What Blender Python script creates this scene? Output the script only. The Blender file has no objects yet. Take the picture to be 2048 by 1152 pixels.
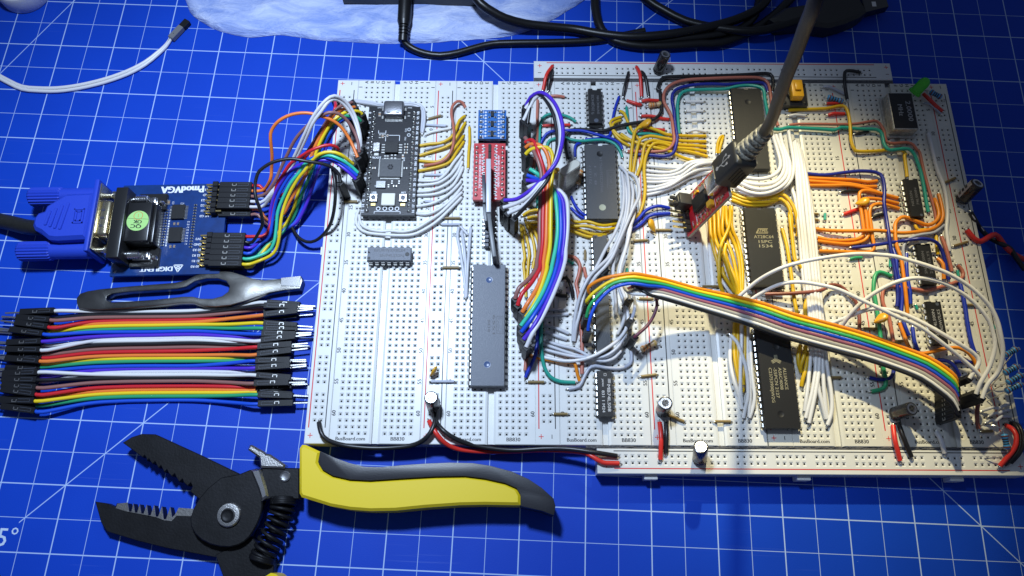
# An electronics bench: wired breadboards on a blue cutting mat. Units are millimetres; z = 0 is the top of the mat,
# x runs along the front edge of the breadboards, y away from the viewer.
import bpy, bmesh, math, random
from mathutils import Vector as V, Matrix, Quaternion
random.seed(7)
rnd = random.Random(11)
S = bpy.context.scene
COL = S.collection
R = math.radians

# ---------------------------------------------------------------- camera, world, lamps, exposure
CAM = V((66.72587822674402, -203.26445581675316, 308.5793596261681))
CR = Matrix(((0.9999815423061426, -0.005985238047670892, -0.0010449748997767988),
             (0.00529288480616124, 0.9426000104009439, -0.33388202371881187),
             (0.0029833567431935245, 0.3338703300948637, 0.9426142913540455)))
FPX = 1532.8316634248065
cd = bpy.data.cameras.new('camera'); co = bpy.data.objects.new('camera', cd); COL.objects.link(co)
co.matrix_world = Matrix.Translation(CAM) @ CR.to_4x4()
cd.sensor_width = 36; cd.lens = FPX / 2048 * 36; cd.clip_start = 1; cd.clip_end = 6000
S.camera = co
w = bpy.data.worlds.new('World'); S.world = w; w.use_nodes = True
w.node_tree.nodes['Background'].inputs[0].default_value = (.55, .68, 1, 1)
w.node_tree.nodes['Background'].inputs[1].default_value = .12

def spot(name, loc, target, power, color, angle, blend, radius):
    l = bpy.data.lights.new(name, 'SPOT'); l.energy = power; l.color = color
    l.spot_size = R(angle); l.spot_blend = blend; l.shadow_soft_size = radius
    o = bpy.data.objects.new(name, l); COL.objects.link(o); o.location = loc
    o.rotation_euler = (V(target) - V(loc)).to_track_quat('-Z', 'Y').to_euler(); return o
# a cool white desk lamp overhead at the back left, a warm lamp low behind on the right
spot('cool_desk_lamp', (-12, 12, 400), (-35, -95, 0), 1.0e7, (.63, .78, 1), 77, 1, 24)
spot('warm_lamp', (147, 172, 285), (187, -116, 5), 1.0e7, (1, .88, .53), 30, 1, 6)
S.view_settings.view_transform = 'Standard'; S.view_settings.look = 'None'
S.view_settings.exposure = 0; S.view_settings.gamma = 1
S.render.film_transparent = False
S.cycles.max_bounces = 6; S.cycles.caustics_reflective = False; S.cycles.caustics_refractive = False

def at(px, py, z):
    "the place at height z that the photograph (2048 x 1152) shows at px, py"
    d = CR @ V(((px - 1024) / FPX, -(py - 576) / FPX, -1))
    return CAM + d * ((z - CAM.z) / d.z)

# ---------------------------------------------------------------- materials
def mat(name, col, rough=.4, metal=0, spec=.5, bump=0, bscale=2, var=0, vscale=.3, dark=None, trans=0, emit=0, coat=0, sss=0):
    m = bpy.data.materials.new(name); m.use_nodes = True
    nt = m.node_tree; b = nt.nodes['Principled BSDF']; I = b.inputs
    I['Base Color'].default_value = (*col, 1); I['Roughness'].default_value = rough
    I['Metallic'].default_value = metal; I['Specular IOR Level'].default_value = spec
    I['Transmission Weight'].default_value = trans; I['Coat Weight'].default_value = coat
    if sss: I['Subsurface Weight'].default_value = sss; I['Subsurface Radius'].default_value = (1, .8, .6); I['Subsurface Scale'].default_value = 1
    if emit: I['Emission Color'].default_value = (*col, 1); I['Emission Strength'].default_value = emit
    tc = nt.nodes.new('ShaderNodeTexCoord') if (bump or var) else None
    if var:
        n = nt.nodes.new('ShaderNodeTexNoise'); n.inputs['Scale'].default_value = vscale; n.inputs['Detail'].default_value = 6
        nt.links.new(tc.outputs['Object'], n.inputs['Vector'])
        r = nt.nodes.new('ShaderNodeValToRGB'); r.color_ramp.elements[0].position = .35; r.color_ramp.elements[1].position = .65
        d = dark or tuple(c * (1 - var) for c in col)
        r.color_ramp.elements[0].color = (*d, 1); r.color_ramp.elements[1].color = (*col, 1)
        nt.links.new(n.outputs[0], r.inputs[0]); nt.links.new(r.outputs[0], I['Base Color'])
    if bump:
        n = nt.nodes.new('ShaderNodeTexNoise'); n.inputs['Scale'].default_value = bscale; n.inputs['Detail'].default_value = 3
        nt.links.new(tc.outputs['Object'], n.inputs['Vector'])
        u = nt.nodes.new('ShaderNodeBump'); u.inputs['Strength'].default_value = bump; u.inputs['Distance'].default_value = .2
        nt.links.new(n.outputs[0], u.inputs['Height']); nt.links.new(u.outputs[0], I['Normal'])
    return m

M = {}
M['abs'] = mat('white_abs_plastic', (.74, .74, .72), .30, spec=.5, var=.05, vscale=.08)
M['abs_ivory'] = mat('ivory_abs_plastic', (.72, .70, .62), .33, spec=.5, var=.05, vscale=.08)  # slightly yellower base colour for the last two boards
M['hole_mid'] = mat('grey_shaded_well', (.20, .20, .20), .6)  # hole walls: the shade inside the holes is put into the colour
M['hole_pale'] = mat('pale_shaded_well', (.36, .37, .38), .6)
M['hole'] = mat('shaded_recess_metal', (.10, .10, .09), .5, metal=.3)  # clip metal, darkened to stand for shade in the recess
M['ink'] = mat('black_print', (.015, .015, .018), .5)
M['red_ink'] = mat('red_print', (.62, .03, .03), .5)
M['foam'] = mat('grey_foam_tape', (.13, .13, .14), .9, bump=1, bscale=3, var=.5, vscale=1.5)
M['chip'] = mat('black_epoxy', (.012, .012, .013), .46, spec=.35, bump=.25, bscale=5)
M['chip_grey'] = mat('sheen_grey_epoxy', (.075, .088, .12), .44, spec=.5, bump=.35, bscale=3.2)  # the lamp's bluish sheen is lightened into the base colour
M['chip_mid'] = mat('dull_grey_epoxy', (.045, .047, .052), .45, spec=.5, bump=.35, bscale=3.2)
M['tin'] = mat('tinned_metal', (.75, .74, .70), .28, metal=1, bump=.1, bscale=2)
M['brass'] = mat('gold_plated_metal', (.80, .62, .25), .25, metal=1)
M['print_grey'] = mat('grey_print', (.30, .30, .31), .5)
M['print_faint'] = mat('faint_laser_print', (.10, .10, .11), .6)
M['silk'] = mat('white_silkscreen', (.80, .82, .85), .5)
M['housing'] = mat('black_nylon', (.008, .008, .010), .45, spec=.3, bump=.15, bscale=3)
M['steel'] = mat('brushed_steel', (.55, .54, .53), .30, metal=1, bump=.35, bscale=2.5)
M['steel_bright'] = mat('polished_steel', (.72, .72, .72), .22, metal=1, bump=.1, bscale=3)
M['lead'] = mat('component_lead', (.70, .68, .64), .3, metal=1)
M['rubber'] = mat('black_cable_jacket', (.006, .006, .007), .36, spec=.4, bump=.12, bscale=1.5)
M['dusty_rubber'] = mat('dusty_black_cable_jacket', (.018, .018, .017), .5, bump=.3, bscale=2, var=.45, vscale=1.6)
def plastic(name, c, r=.36): M[name] = mat(name + '_insulation', c, r, spec=.5, bump=.06, bscale=1.2)
plastic('yellow', (.72, .44, .010)); plastic('white', (.76, .75, .74)); plastic('grey', (.42, .44, .52)); plastic('ltgrey', (.56, .57, .62))
plastic('red', (.70, .035, .025)); plastic('black', (.014, .014, .016)); plastic('blue', (.010, .035, .42)); plastic('navy', (.012, .022, .26))
plastic('teal', (.02, .33, .25)); plastic('green', (.03, .34, .15)); plastic('brown', (.25, .075, .055)); plastic('salmon', (.48, .15, .10))
plastic('orange', (.80, .25, .012)); plastic('purple', (.085, .03, .55)); plastic('tan', (.23, .155, .055)); plastic('mauve', (.30, .10, .15))
plastic('r_red', (.62, .02, .03)); plastic('r_orange', (.85, .22, .04)); plastic('r_yellow', (.85, .62, .02)); plastic('r_green', (.03, .38, .12))
plastic('r_blue', (.012, .08, .60)); plastic('r_brown', (.28, .13, .115)); plastic('r_white', (.70, .69, .71)); plastic('plum', (.12, .03, .06))
plastic('r_teal', (.05, .55, .36)); plastic('r_grey', (.38, .36, .33))

# ---------------------------------------------------------------- geometry helpers
class MB:
    "collects shapes, links them as one mesh object"
    def __init__(s): s.v = []; s.f = []; s.m = []
    def add(s, vs, fs, m=0, X=None):
        b = len(s.v)
        s.v += [tuple(X @ V(v)) for v in vs] if X else [tuple(v) for v in vs]
        s.f += [tuple(b + i for i in f) for f in fs]; s.m += [m] * len(fs); return s
    def box(s, x0, x1, y0, y1, z0, z1, m=0, X=None):
        return s.add([(x0,y0,z0),(x1,y0,z0),(x1,y1,z0),(x0,y1,z0),(x0,y0,z1),(x1,y0,z1),(x1,y1,z1),(x0,y1,z1)],
                     [(3,2,1,0),(4,5,6,7),(0,1,5,4),(1,2,6,5),(2,3,7,6),(3,0,4,7)], m, X)
    def prism(s, poly, z0, z1, m=0, X=None, inset=0):
        "poly counter-clockwise; inset chamfers the upper rim"
        n = len(poly); c = inset
        rings = [(0, z0), (0, z1 - c)] + ([(c, z1)] if c else [])
        vs = []
        for d, z in rings: vs += [(x, y, z) for x, y in (offset(poly, d) if d else poly)]
        fs = [tuple(range(n - 1, -1, -1)), tuple(range(n * (len(rings) - 1), n * len(rings)))]
        for k in range(len(rings) - 1):
            for i in range(n): j = (i + 1) % n; fs.append((k*n+i, k*n+j, (k+1)*n+j, (k+1)*n+i))
        return s.add(vs, fs, m, X)
    def lathe(s, prof, n=16, m=0, X=None):
        "prof: list of (radius, z)"
        vs = []; fs = []
        for r, z in prof:
            for k in range(n): a = 2*math.pi*k/n; vs.append((r*math.cos(a), r*math.sin(a), z))
        for q in range(len(prof) - 1):
            for k in range(n): j = (k+1) % n; fs.append((q*n+k, q*n+j, (q+1)*n+j, (q+1)*n+k))
        fs.append(tuple(range(n-1, -1, -1))); fs.append(tuple(range((len(prof)-1)*n, len(prof)*n)))
        return s.add(vs, fs, m, X)
    def tube(s, pts, r, n=8, m=0, caps=True, flat=1):
        pts = [V(p) for p in pts]; P = [pts[0]]
        for p in pts[1:]:
            if (p - P[-1]).length > 1e-4: P.append(p)
        if len(P) < 2: return s
        t = (P[1]-P[0]).normalized(); u = t.orthogonal().normalized()
        if abs(t.z) < .9: u = (V((0,0,1)) - t * t.z).normalized()
        vs = []; fs = []; N = len(P)
        for i, p in enumerate(P):
            a = P[max(i-1,0)]; b = P[min(i+1,N-1)]; t2 = (b-a).normalized()
            u = u - t2 * u.dot(t2); u = u.normalized() if u.length > 1e-6 else t2.orthogonal().normalized(); q = t2.cross(u)
            rr = r[i] if isinstance(r, (list, tuple)) else r
            for k in range(n):
                an = 2*math.pi*(k+.5)/n; vs.append(p + (u*math.cos(an)*flat + q*math.sin(an))*rr)
        for i in range(N-1):
            for k in range(n): j = (k+1) % n; fs.append((i*n+k, (i+1)*n+k, (i+1)*n+j, i*n+j))
        if caps: fs += [tuple(range(n)), tuple(range(N*n-1, (N-1)*n-1, -1))]
        return s.add(vs, fs, m)
    def mesh(s, name, mats, origin=None, bevel=0, seg=1, ang=35, smooth=True):
        me = bpy.data.meshes.new(name)
        o = V(origin) if origin else V()
        me.from_pydata([tuple(V(v) - o) for v in s.v], [], s.f)
        for m in mats: me.materials.append(m)
        if any(s.m): me.polygons.foreach_set('material_index', s.m)
        bm = bmesh.new(); bm.from_mesh(me)
        bmesh.ops.recalc_face_normals(bm, faces=bm.faces)
        if bevel:
            es = [e for e in bm.edges if len(e.link_faces) == 2 and e.calc_face_angle(0) > R(30)]
            bmesh.ops.bevel(bm, geom=es, offset=bevel, segments=seg, affect='EDGES', profile=.5, clamp_overlap=True)
        bm.to_mesh(me); bm.free()
        if smooth:
            me.polygons.foreach_set('use_smooth', [True]*len(me.polygons)); me.set_sharp_from_angle(angle=R(ang))
        return me

def offset(poly, d):
    n = len(poly); out = []
    for i in range(n):
        a = V(poly[i-1]); b = V(poly[i]); c = V(poly[(i+1) % n])
        e1 = (b-a).normalized(); e2 = (c-b).normalized()
        n1 = V((-e1.y, e1.x)); n2 = V((-e2.y, e2.x)); k = n1 + n2
        k = k / max(k.dot(k)/2, .35); out.append(tuple(b + k*d))
    return out

def smooth(P, step=1.6):
    "Catmull-Rom through the points"
    P = [V(p) for p in P]
    if len(P) < 3: return P
    Q = [P[0]*2-P[1]] + P + [P[-1]*2-P[-2]]; out = []
    for i in range(1, len(Q)-2):
        a, b, c, d = Q[i-1:i+3]; n = max(2, min(10, int((c-b).length/step)))
        for k in range(n):
            t = k/n
            out.append(.5*((2*b) + (c-a)*t + (2*a-5*b+4*c-d)*t*t + (3*b-a-3*c+d)*t**3))
    return out + [P[-1]]

def link(name, me, parent=None, loc=(0,0,0), rot=None):
    o = bpy.data.objects.new(name, me); COL.objects.link(o)
    o.location = loc
    if rot: o.rotation_euler = rot
    if parent: o.parent = parent
    return o
def tag(o, label=None, cat=None, group=None, kind=None):
    if label: o['label'] = label
    if cat: o['category'] = cat
    if group: o['group'] = group
    if kind: o['kind'] = kind
    return o
def root(name, loc, label, cat, group=None, rot=None):
    return tag(link(name, None, None, loc, rot), label, cat, group)
def part(name, mb, mats, parent, world=False, **k):
    "a child mesh; world=True: the shape is given in world coordinates (parent unrotated)"
    if world:
        o = V(); p = parent
        while p: o += V(p.location); p = p.parent
        k['origin'] = o
    return link(name, mb.mesh(name, mats if isinstance(mats, (list, tuple)) else [mats], **k), parent)
def copy_tree(o, loc, rotz=0, parent=None):
    c = o.copy(); COL.objects.link(c); c.parent = parent
    if parent is None: c.location = loc; c.rotation_euler.z = rotz
    for ch in o.children: copy_tree(ch, None, 0, c)
    return c

_tc = {}
def text_geo(s, size):
    if s not in _tc:
        cu = bpy.data.curves.new('text', 'FONT'); cu.body = s; cu.size = 1; cu.align_x = 'CENTER'; cu.align_y = 'CENTER'; cu.resolution_u = 2
        o = bpy.data.objects.new('text', cu); me = bpy.data.meshes.new_from_object(o)
        _tc[s] = ([tuple(v.co) for v in me.vertices], [tuple(p.vertices) for p in me.polygons])
        bpy.data.objects.remove(o); bpy.data.curves.remove(cu); bpy.data.meshes.remove(me)
    vs, fs = _tc[s]
    return [(x*size, y*size, 0) for x, y, z in vs], fs
def put_text(mb, s, x, y, z, size, rot=0, m=0, sx=1, fit=None, X=None, bold=0):
    vs, fs = text_geo(s, size)
    if not vs: return
    if fit:
        w_ = max(v[0] for v in vs) - min(v[0] for v in vs); sx = fit / w_
    T = Matrix.Translation((x, y, z)) @ Matrix.Rotation(R(rot), 4, 'Z') @ Matrix.Diagonal((sx, 1, 1, 1))
    if X: T = X @ T
    mb.add(vs, fs, m, T)
    if bold:
        for dx, dz in ((-bold, .004), (bold, .008)): mb.add([(v[0]+dx, v[1], v[2]+dz) for v in vs], fs, m, T)
def rect(mb, x0, x1, y0, y1, z, m=0, X=None): mb.add([(x0,y0,z),(x1,y0,z),(x1,y1,z),(x0,y1,z)], [(0,1,2,3)], m, X)
def seg2(mb, a, b, wd, z, m=0, X=None):
    a = V(a); b = V(b); d = (b-a).normalized(); n = V((-d.y, d.x))*wd/2
    mb.add([(*(a-n), z), (*(b-n), z), (*(b+n), z), (*(a+n), z)], [(0,1,2,3)], m, X)
ORD = ['first', 'second', 'third', 'fourth', 'fifth', 'sixth', 'seventh', 'eighth', 'ninth', 'tenth', 'eleventh', 'twelfth']

# ---------------------------------------------------------------- tabletop and cutting mat
tb = MB(); tb.box(-900, 1000, -800, 700, -40, -3.2)
tag(part('tabletop', tb, [mat('wood_table', (.16, .09, .05), .5, var=.4, vscale=.02)], None), kind='structure')
def mat_material():
    m = bpy.data.materials.new('blue_vinyl_with_white_grid'); m.use_nodes = True
    nt = m.node_tree; L = nt.links; N = nt.nodes; b = N['Principled BSDF']
    tc = N.new('ShaderNodeTexCoord'); sp = N.new('ShaderNodeSeparateXYZ'); L.new(tc.outputs['Object'], sp.inputs[0])
    def op(o, a, b_=None, c=None):
        n = N.new('ShaderNodeMath'); n.operation = o
        for k, q in enumerate((a, b_, c)):
            if q is None: continue
            if isinstance(q, (int, float)): n.inputs[k].default_value = q
            else: L.new(q, n.inputs[k])
        return n.outputs[0]
    def line(coord, period, shift, half):
        f = op('FRACT', op('ADD', op('DIVIDE', op('SUBTRACT', coord, shift), period), .5))
        d = op('MULTIPLY', op('ABSOLUTE', op('SUBTRACT', f, .5)), period)
        return op('SMOOTH_MIN', 1.0, op('MAXIMUM', 0.0, op('MULTIPLY', op('SUBTRACT', half, d), 9.0)), .001)
    def one(coord, half): return op('MINIMUM', 1.0, op('MAXIMUM', 0.0, op('MULTIPLY', op('SUBTRACT', half, op('ABSOLUTE', coord)), 9.0)))
    X, Y = sp.outputs[0], sp.outputs[1]
    q = 12.7
    k = line(X, q, 0, .165)
    for l_ in (line(Y, q, 0, .165), line(X, 2*q, q, .275), line(Y, 2*q, q, .275)): k = op('MAXIMUM', k, l_)
    s = .70710678
    d1 = op('MULTIPLY', op('SUBTRACT', op('SUBTRACT', X, Y), 18*q), s)      # y = x - 18 squares
    d2 = op('MULTIPLY', op('SUBTRACT', op('ADD', X, Y), 20*q), s)           # y = 20 - x squares
    d3 = op('MULTIPLY', op('ADD', op('SUBTRACT', op('MULTIPLY', X, 1.732), Y), 3.33*q), .5)
    g1 = op('MULTIPLY', one(d1, .24), op('GREATER_THAN', X, 3.85*q))
    k = op('MAXIMUM', k, g1); k = op('MAXIMUM', k, one(d2, .24)); k = op('MAXIMUM', k, one(d3, .24))
    # wear: fine scratches and a little dust
    sc = N.new('ShaderNodeTexNoise'); sc.inputs['Scale'].default_value = .02; sc.inputs['Detail'].default_value = 5
    mp = N.new('ShaderNodeMapping'); mp.inputs['Scale'].default_value = (1, 60, 1); mp.inputs['Rotation'].default_value = (0, 0, .9)
    L.new(tc.outputs['Object'], mp.inputs[0]); L.new(mp.outputs[0], sc.inputs['Vector'])
    mask = N.new('ShaderNodeTexNoise'); mask.inputs['Scale'].default_value = .016; L.new(tc.outputs['Object'], mask.inputs['Vector'])
    scr = op('MULTIPLY', op('MAXIMUM', 0.0, op('MULTIPLY', op('SUBTRACT', sc.outputs[0], .63), 6.0)), op('MAXIMUM', 0.0, op('MULTIPLY', op('SUBTRACT', mask.outputs[0], .5), 4.0)))
    sp2 = N.new('ShaderNodeTexVoronoi'); sp2.inputs['Scale'].default_value = .05; L.new(tc.outputs['Object'], sp2.inputs['Vector'])
    dust = op('MULTIPLY', op('LESS_THAN', sp2.outputs['Distance'], .018), .4)
    nv = N.new('ShaderNodeTexNoise'); nv.inputs['Scale'].default_value = .03; nv.inputs['Detail'].default_value = 6; L.new(tc.outputs['Object'], nv.inputs['Vector'])
    base = N.new('ShaderNodeMix'); base.data_type = 'RGBA'; L.new(nv.outputs[0], base.inputs[0])
    base.inputs[6].default_value = (.002, .042, .42, 1); base.inputs[7].default_value = (.003, .058, .52, 1)
    c1 = N.new('ShaderNodeMix'); c1.data_type = 'RGBA'; L.new(op('MINIMUM', .35, op('ADD', op('MULTIPLY', scr, .25), dust)), c1.inputs[0]); L.new(base.outputs[2], c1.inputs[6])
    c1.inputs[7].default_value = (.30, .42, .80, 1)
    c2 = N.new('ShaderNodeMix'); c2.data_type = 'RGBA'; L.new(k, c2.inputs[0]); L.new(c1.outputs[2], c2.inputs[6]); c2.inputs[7].default_value = (.40, .54, .82, 1)
    L.new(c2.outputs[2], b.inputs['Base Color'])
    b.inputs['Roughness'].default_value = .52; b.inputs['Specular IOR Level'].default_value = .22
    fb = N.new('ShaderNodeTexNoise'); fb.inputs['Scale'].default_value = 2.2; fb.inputs['Detail'].default_value = 4; L.new(tc.outputs['Object'], fb.inputs['Vector'])
    bu = N.new('ShaderNodeBump'); bu.inputs['Strength'].default_value = .22; bu.inputs['Distance'].default_value = .2
    L.new(fb.outputs[0], bu.inputs['Height']); L.new(bu.outputs[0], b.inputs['Normal'])
    return m
mm = MB(); mm.box(-3*12.7-30, 45*12.7, -22*12.7, 15*12.7, -3, 0)
cmat = tag(link('cutting_mat', mm.mesh('cutting_mat', [mat_material()], bevel=.4), None, (-164.19378258, -9.47261568, 0), (0, 0, R(-2.149948305))),
           'large blue self healing cutting mat printed with a white grid', 'cutting mat')
tx = MB(); put_text(tx, '45°', 3.42*12.7, -14.62*12.7, .03, 9.6, 0, bold=.04)
part('printed_lettering', tx, [mat('pale_print', (.55, .66, .82), .55)], cmat)
# ---------------------------------------------------------------- breadboards
OFF = [0, 44.99, 89.84, 134.98, 180.32, 225.0]
PITCH = 2.54; ZB = 8.5
COLX = [c*PITCH for c in (0,1,2,3,4,7,8,9,10,11)]
def holes_plate(mb, xs, ys, x0, x1, y0, y1, zt, ha=.86, hb=.35, d=.3, deep=3.0):
    "a plate pierced by square funnel holes on the grid xs x ys; ys descending allowed; faces: 0 plastic, 1 contact wall, hole shade in its colour"
    def cuts(cs, lo, hi):
        out = [lo]
        for c in sorted(cs): out += [c-ha, c+ha]
        return out + [hi]
    X = cuts(xs, x0, x1); Y = cuts(ys, y0, y1); nx = len(X); idx = {}
    def vid(i, j):
        if (i, j) not in idx: idx[i, j] = len(mb.v); mb.v.append((X[i], Y[j], zt))
        return idx[i, j]
    for i in range(nx-1):
        for j in range(len(Y)-1):
            q = [vid(i,j), vid(i+1,j), vid(i+1,j+1), vid(i,j+1)]
            if i % 2 and j % 2:
                cx = (X[i]+X[i+1])/2; cy = (Y[j]+Y[j+1])/2; b = len(mb.v)
                for z, h in ((zt-d, hb), (zt-d-.15, hb), (zt-deep, hb)):
                    mb.v += [(cx-h,cy-h,z),(cx+h,cy-h,z),(cx+h,cy+h,z),(cx-h,cy+h,z)]
                r = [q] + [[b+4*k+n for n in range(4)] for k in range(3)]
                for k in range(3):
                    for n in range(4):
                        mb.f.append((r[k][n], r[k][(n+1)%4], r[k+1][(n+1)%4], r[k+1][n])); mb.m.append(0 if k < 2 else 1)
                mb.f.append(tuple(r[3])); mb.m.append(1)
            else: mb.f.append(tuple(q)); mb.m.append(0)
def skirt(mb, x0, x1, y0, y1, zb, zt, sides='NSWE'):
    for s_ in sides:
        a, b = {'N': ((x1,y1),(x0,y1)), 'S': ((x0,y0),(x1,y0)), 'W': ((x0,y1),(x0,y0)), 'E': ((x1,y0),(x1,y1))}[s_]
        mb.add([(*a, zb), (*b, zb), (*b, zt), (*a, zt)], [(0,1,2,3)])
YT, YBT = 3.9, -161.4
rows = [-(r-1)*PITCH for r in range(1, 64)]
def strip_mesh(m, hm):
    mb = MB(); xa, xb = -3.72, 31.66; g0, g1 = 12.75, 15.2
    # two halves with a stepped channel between
    holes_plate(mb, COLX[:5], rows, xa+.25, g0-.9, YBT+.25, YT-.25, ZB)
    holes_plate(mb, COLX[5:], rows, g1+.9, xb-.25, YBT+.25, YT-.25, ZB)
    for x0, x1 in ((xa, g0), (g1, xb)): skirt(mb, x0, x1, YBT, YT, 0, ZB-.25)
    # chamfer round the rim
    for x0, x1, e0, e1 in ((xa, g0, .25, .9), (g1, xb, .9, .25)):
        o = [(x0,YBT,ZB-.25),(x1,YBT,ZB-.25),(x1,YT,ZB-.25),(x0,YT,ZB-.25)]
        i = [(x0+e0,YBT+.25,ZB),(x1-e1,YBT+.25,ZB),(x1-e1,YT-.25,ZB),(x0+e0,YT-.25,ZB)]
        mb.add(o+i, [(0,1,5,4),(1,2,6,5),(2,3,7,6),(3,0,4,7)])
    rect(mb, g0, g1, YBT+.3, YT-1.2, 7.0)
    mb.add([(g0,YBT+.3,0),(g1,YBT+.3,0),(g1,YBT+.3,7.0),(g0,YBT+.3,7.0)], [(0,1,2,3)]); mb.add([(g0,YT-1.2,0),(g1,YT-1.2,0),(g1,YT-1.2,7.0),(g0,YT-1.2,7.0)], [(0,1,2,3)])
    rect(mb, xa, xb, YBT, YT, 0.05)
    return mb.mesh('terminal_strip', [m, M[hm]], smooth=False)
def strip_print():
    mb = MB(); z = ZB+.02
    for c, x in zip('ABCDEFGHIJ', COLX): put_text(mb, c, x, 2.75, z, 2.15, 90, bold=.07)
    for n in [1]+list(range(5, 61, 5)):
        for x in (-2.55, 30.5): put_text(mb, str(n), x, -(n-1)*PITCH+(.4 if n > 9 else .1), z, 2.25, 90, bold=.075)
    put_text(mb, 'BusBoard.com', 4.6, -159.45, z, 2.0, 0, bold=.06, fit=11.4); put_text(mb, 'BB830', 22.9, -159.45, z, 2.1, 0, bold=.06, fit=5.3)
    return mb.mesh('printed_marks', [M['ink']], smooth=False)
RY = [-(g*6+r-1)*PITCH for g in range(10) for r in range(3, 8)]
RW0, RW1 = -13.28, -3.78
def rail_mesh(m):
    mb = MB(); holes_plate(mb, [-9.95, -7.41], RY, RW0+.2, RW1-.2, YBT+.25, YT-.25, ZB)
    skirt(mb, RW0, RW1, YBT, YT, 0, ZB-.2)
    o = [(RW0,YBT,ZB-.2),(RW1,YBT,ZB-.2),(RW1,YT,ZB-.2),(RW0,YT,ZB-.2)]; i = [(RW0+.2,YBT+.25,ZB),(RW1-.2,YBT+.25,ZB),(RW1-.2,YT-.25,ZB),(RW0+.2,YT-.25,ZB)]
    mb.add(o+i, [(0,1,5,4),(1,2,6,5),(2,3,7,6),(3,0,4,7)]); rect(mb, RW0, RW1, YBT, YT, .05)
    # side clip
    for y in (-80, -20, -140): mb.box(RW0-1.1, RW0, y-1.8, y+1.8, 1, 6.5)
    return mb.mesh('power_rail', [m, M['hole']], smooth=False)
def rail_prints():
    z = ZB+.02; r = MB(); k = MB()
    rect(r, -12.2, -11.75, -62.1*PITCH+PITCH, -.6*PITCH, z); rect(k, -5.72, -5.32, -62.1*PITCH+PITCH, -.6*PITCH, z)
    for y in (2.0, -158.2):
        seg2(r, (-12.05, y), (-10.15, y), .3, z); seg2(r, (-11.1, y-.95), (-11.1, y+.95), .3, z+.003)
        seg2(k, (-6.9, y-.8), (-6.9, y+.8), .28, z)
    return r.mesh('red_lines', [M['red_ink']], smooth=False), k.mesh('black_lines', [M['ink']], smooth=False)
SM = {'new': strip_mesh(M['abs'], 'hole_pale'), 'abs': strip_mesh(M['abs'], 'hole_mid'), 'abs_ivory': strip_mesh(M['abs_ivory'], 'hole')}; RM = {a: rail_mesh(M[a]) for a in ('abs', 'abs_ivory')}  # new: pale wells, the hole shade painted lighter as in bright light
SP = strip_print(); RP = rail_prints()
BL = ['white breadboard at the left end carrying the black microcontroller board', 'white breadboard second from left with the large grey forty pin chip',
      'white breadboard third from left under the tangle of grey wires', 'white breadboard fourth from left with the red USB adapter board',
      'ivory breadboard fifth from left beneath the bundle of straight white wires', 'ivory breadboard at the right end with the green LED and oscillator can']
def rail(parent, x, ma):
    r = link('power_rail', RM[ma], parent, (x, 0, 0)); link('red_line', RP[0], r); link('black_line', RP[1], r); return r
for k in range(6):
    ma = 'abs' if k < 4 else 'abs_ivory'
    b = root('breadboard', (OFF[k], 0, 0), BL[k], 'breadboard', 'breadboards joined side by side')
    t = link('terminal_strip', SM['new' if k < 2 else ma], b); tag(link('printed_marks', SP, t), kind='stuff')
    rail(b, 0, ma)
    if k == 5: rail(b, 44.9, ma)
# the two loose power rails lying across the top and bottom
def cross_rail(name, x0, x1, y0, y1, hx, hy, red_y, blk_y, pl, mi, label):
    b = root(name, ((x0+x1)/2, (y0+y1)/2, 0), label, 'power rail', 'power rails laid across the board ends')
    mb = MB(); holes_plate(mb, hx, hy, x0+.2, x1-.2, y0+.25, y1-.25, ZB); skirt(mb, x0, x1, y0, y1, 0, ZB-.2)
    o = [(x0,y0,ZB-.2),(x1,y0,ZB-.2),(x1,y1,ZB-.2),(x0,y1,ZB-.2)]; i = [(x0+.2,y0+.25,ZB),(x1-.2,y0+.25,ZB),(x1-.2,y1-.25,ZB),(x0+.2,y1-.25,ZB)]
    mb.add(o+i, [(0,1,5,4),(1,2,6,5),(2,3,7,6),(3,0,4,7)]); rect(mb, x0, x1, y0, y1, .05)
    part('rail_body', mb, [M['abs'], M['hole']], b, True, smooth=False)
    z = ZB+.02; r = MB(); rect(r, hx[0]-2.2, hx[-1]+2.4, red_y-.2, red_y+.2, z); k = MB(); rect(k, hx[0]-2.2, hx[-1]+2.4, blk_y-.18, blk_y+.18, z)
    for x, y in pl: seg2(r, (x-.95, y), (x+.95, y), .3, z); seg2(r, (x, y-.95), (x, y+.95), .3, z+.003)
    for x, y in mi: seg2(k, (x-.8, y), (x+.8, y), .28, z)
    part('red_line', r, M['red_ink'], b, True, smooth=False); part('black_line', k, M['ink'], b, True, smooth=False)
    return b
hx = [108.85+PITCH*(6*g+r) for g in range(10) for r in range(5)]
lo = cross_rail('bottom_power_rail', 100.2, 265.3, -172.1, -162.6, hx, [-165.55, -168.1], -170.1, -163.5, [(103.8, -168.9), (262.9, -168.6)], [(262.6, -164.3)],
           'white power rail strip along the front edge with red and black lines')
for x in (121, 180, 239): tabs = MB(); tabs.box(x-2.6, x+2.6, -174.0, -172.1, .6, 6.2); part('side_clip', tabs, M['abs'], lo, True, bevel=.2)
hx = [84.7+PITCH*(6*g+r) for g in range(10) for r in range(5)]
cross_rail('top_power_rail', 76.6, 241.9, 5.75, 14.9, hx, [11.05, 8.55], 13.95, 7.05, [(79.3, 12.3), (239.8, 12.6)], [(79.2, 8.5), (239.8, 8.8)],
           'white power rail strip along the back edge with red and black lines')
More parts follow.
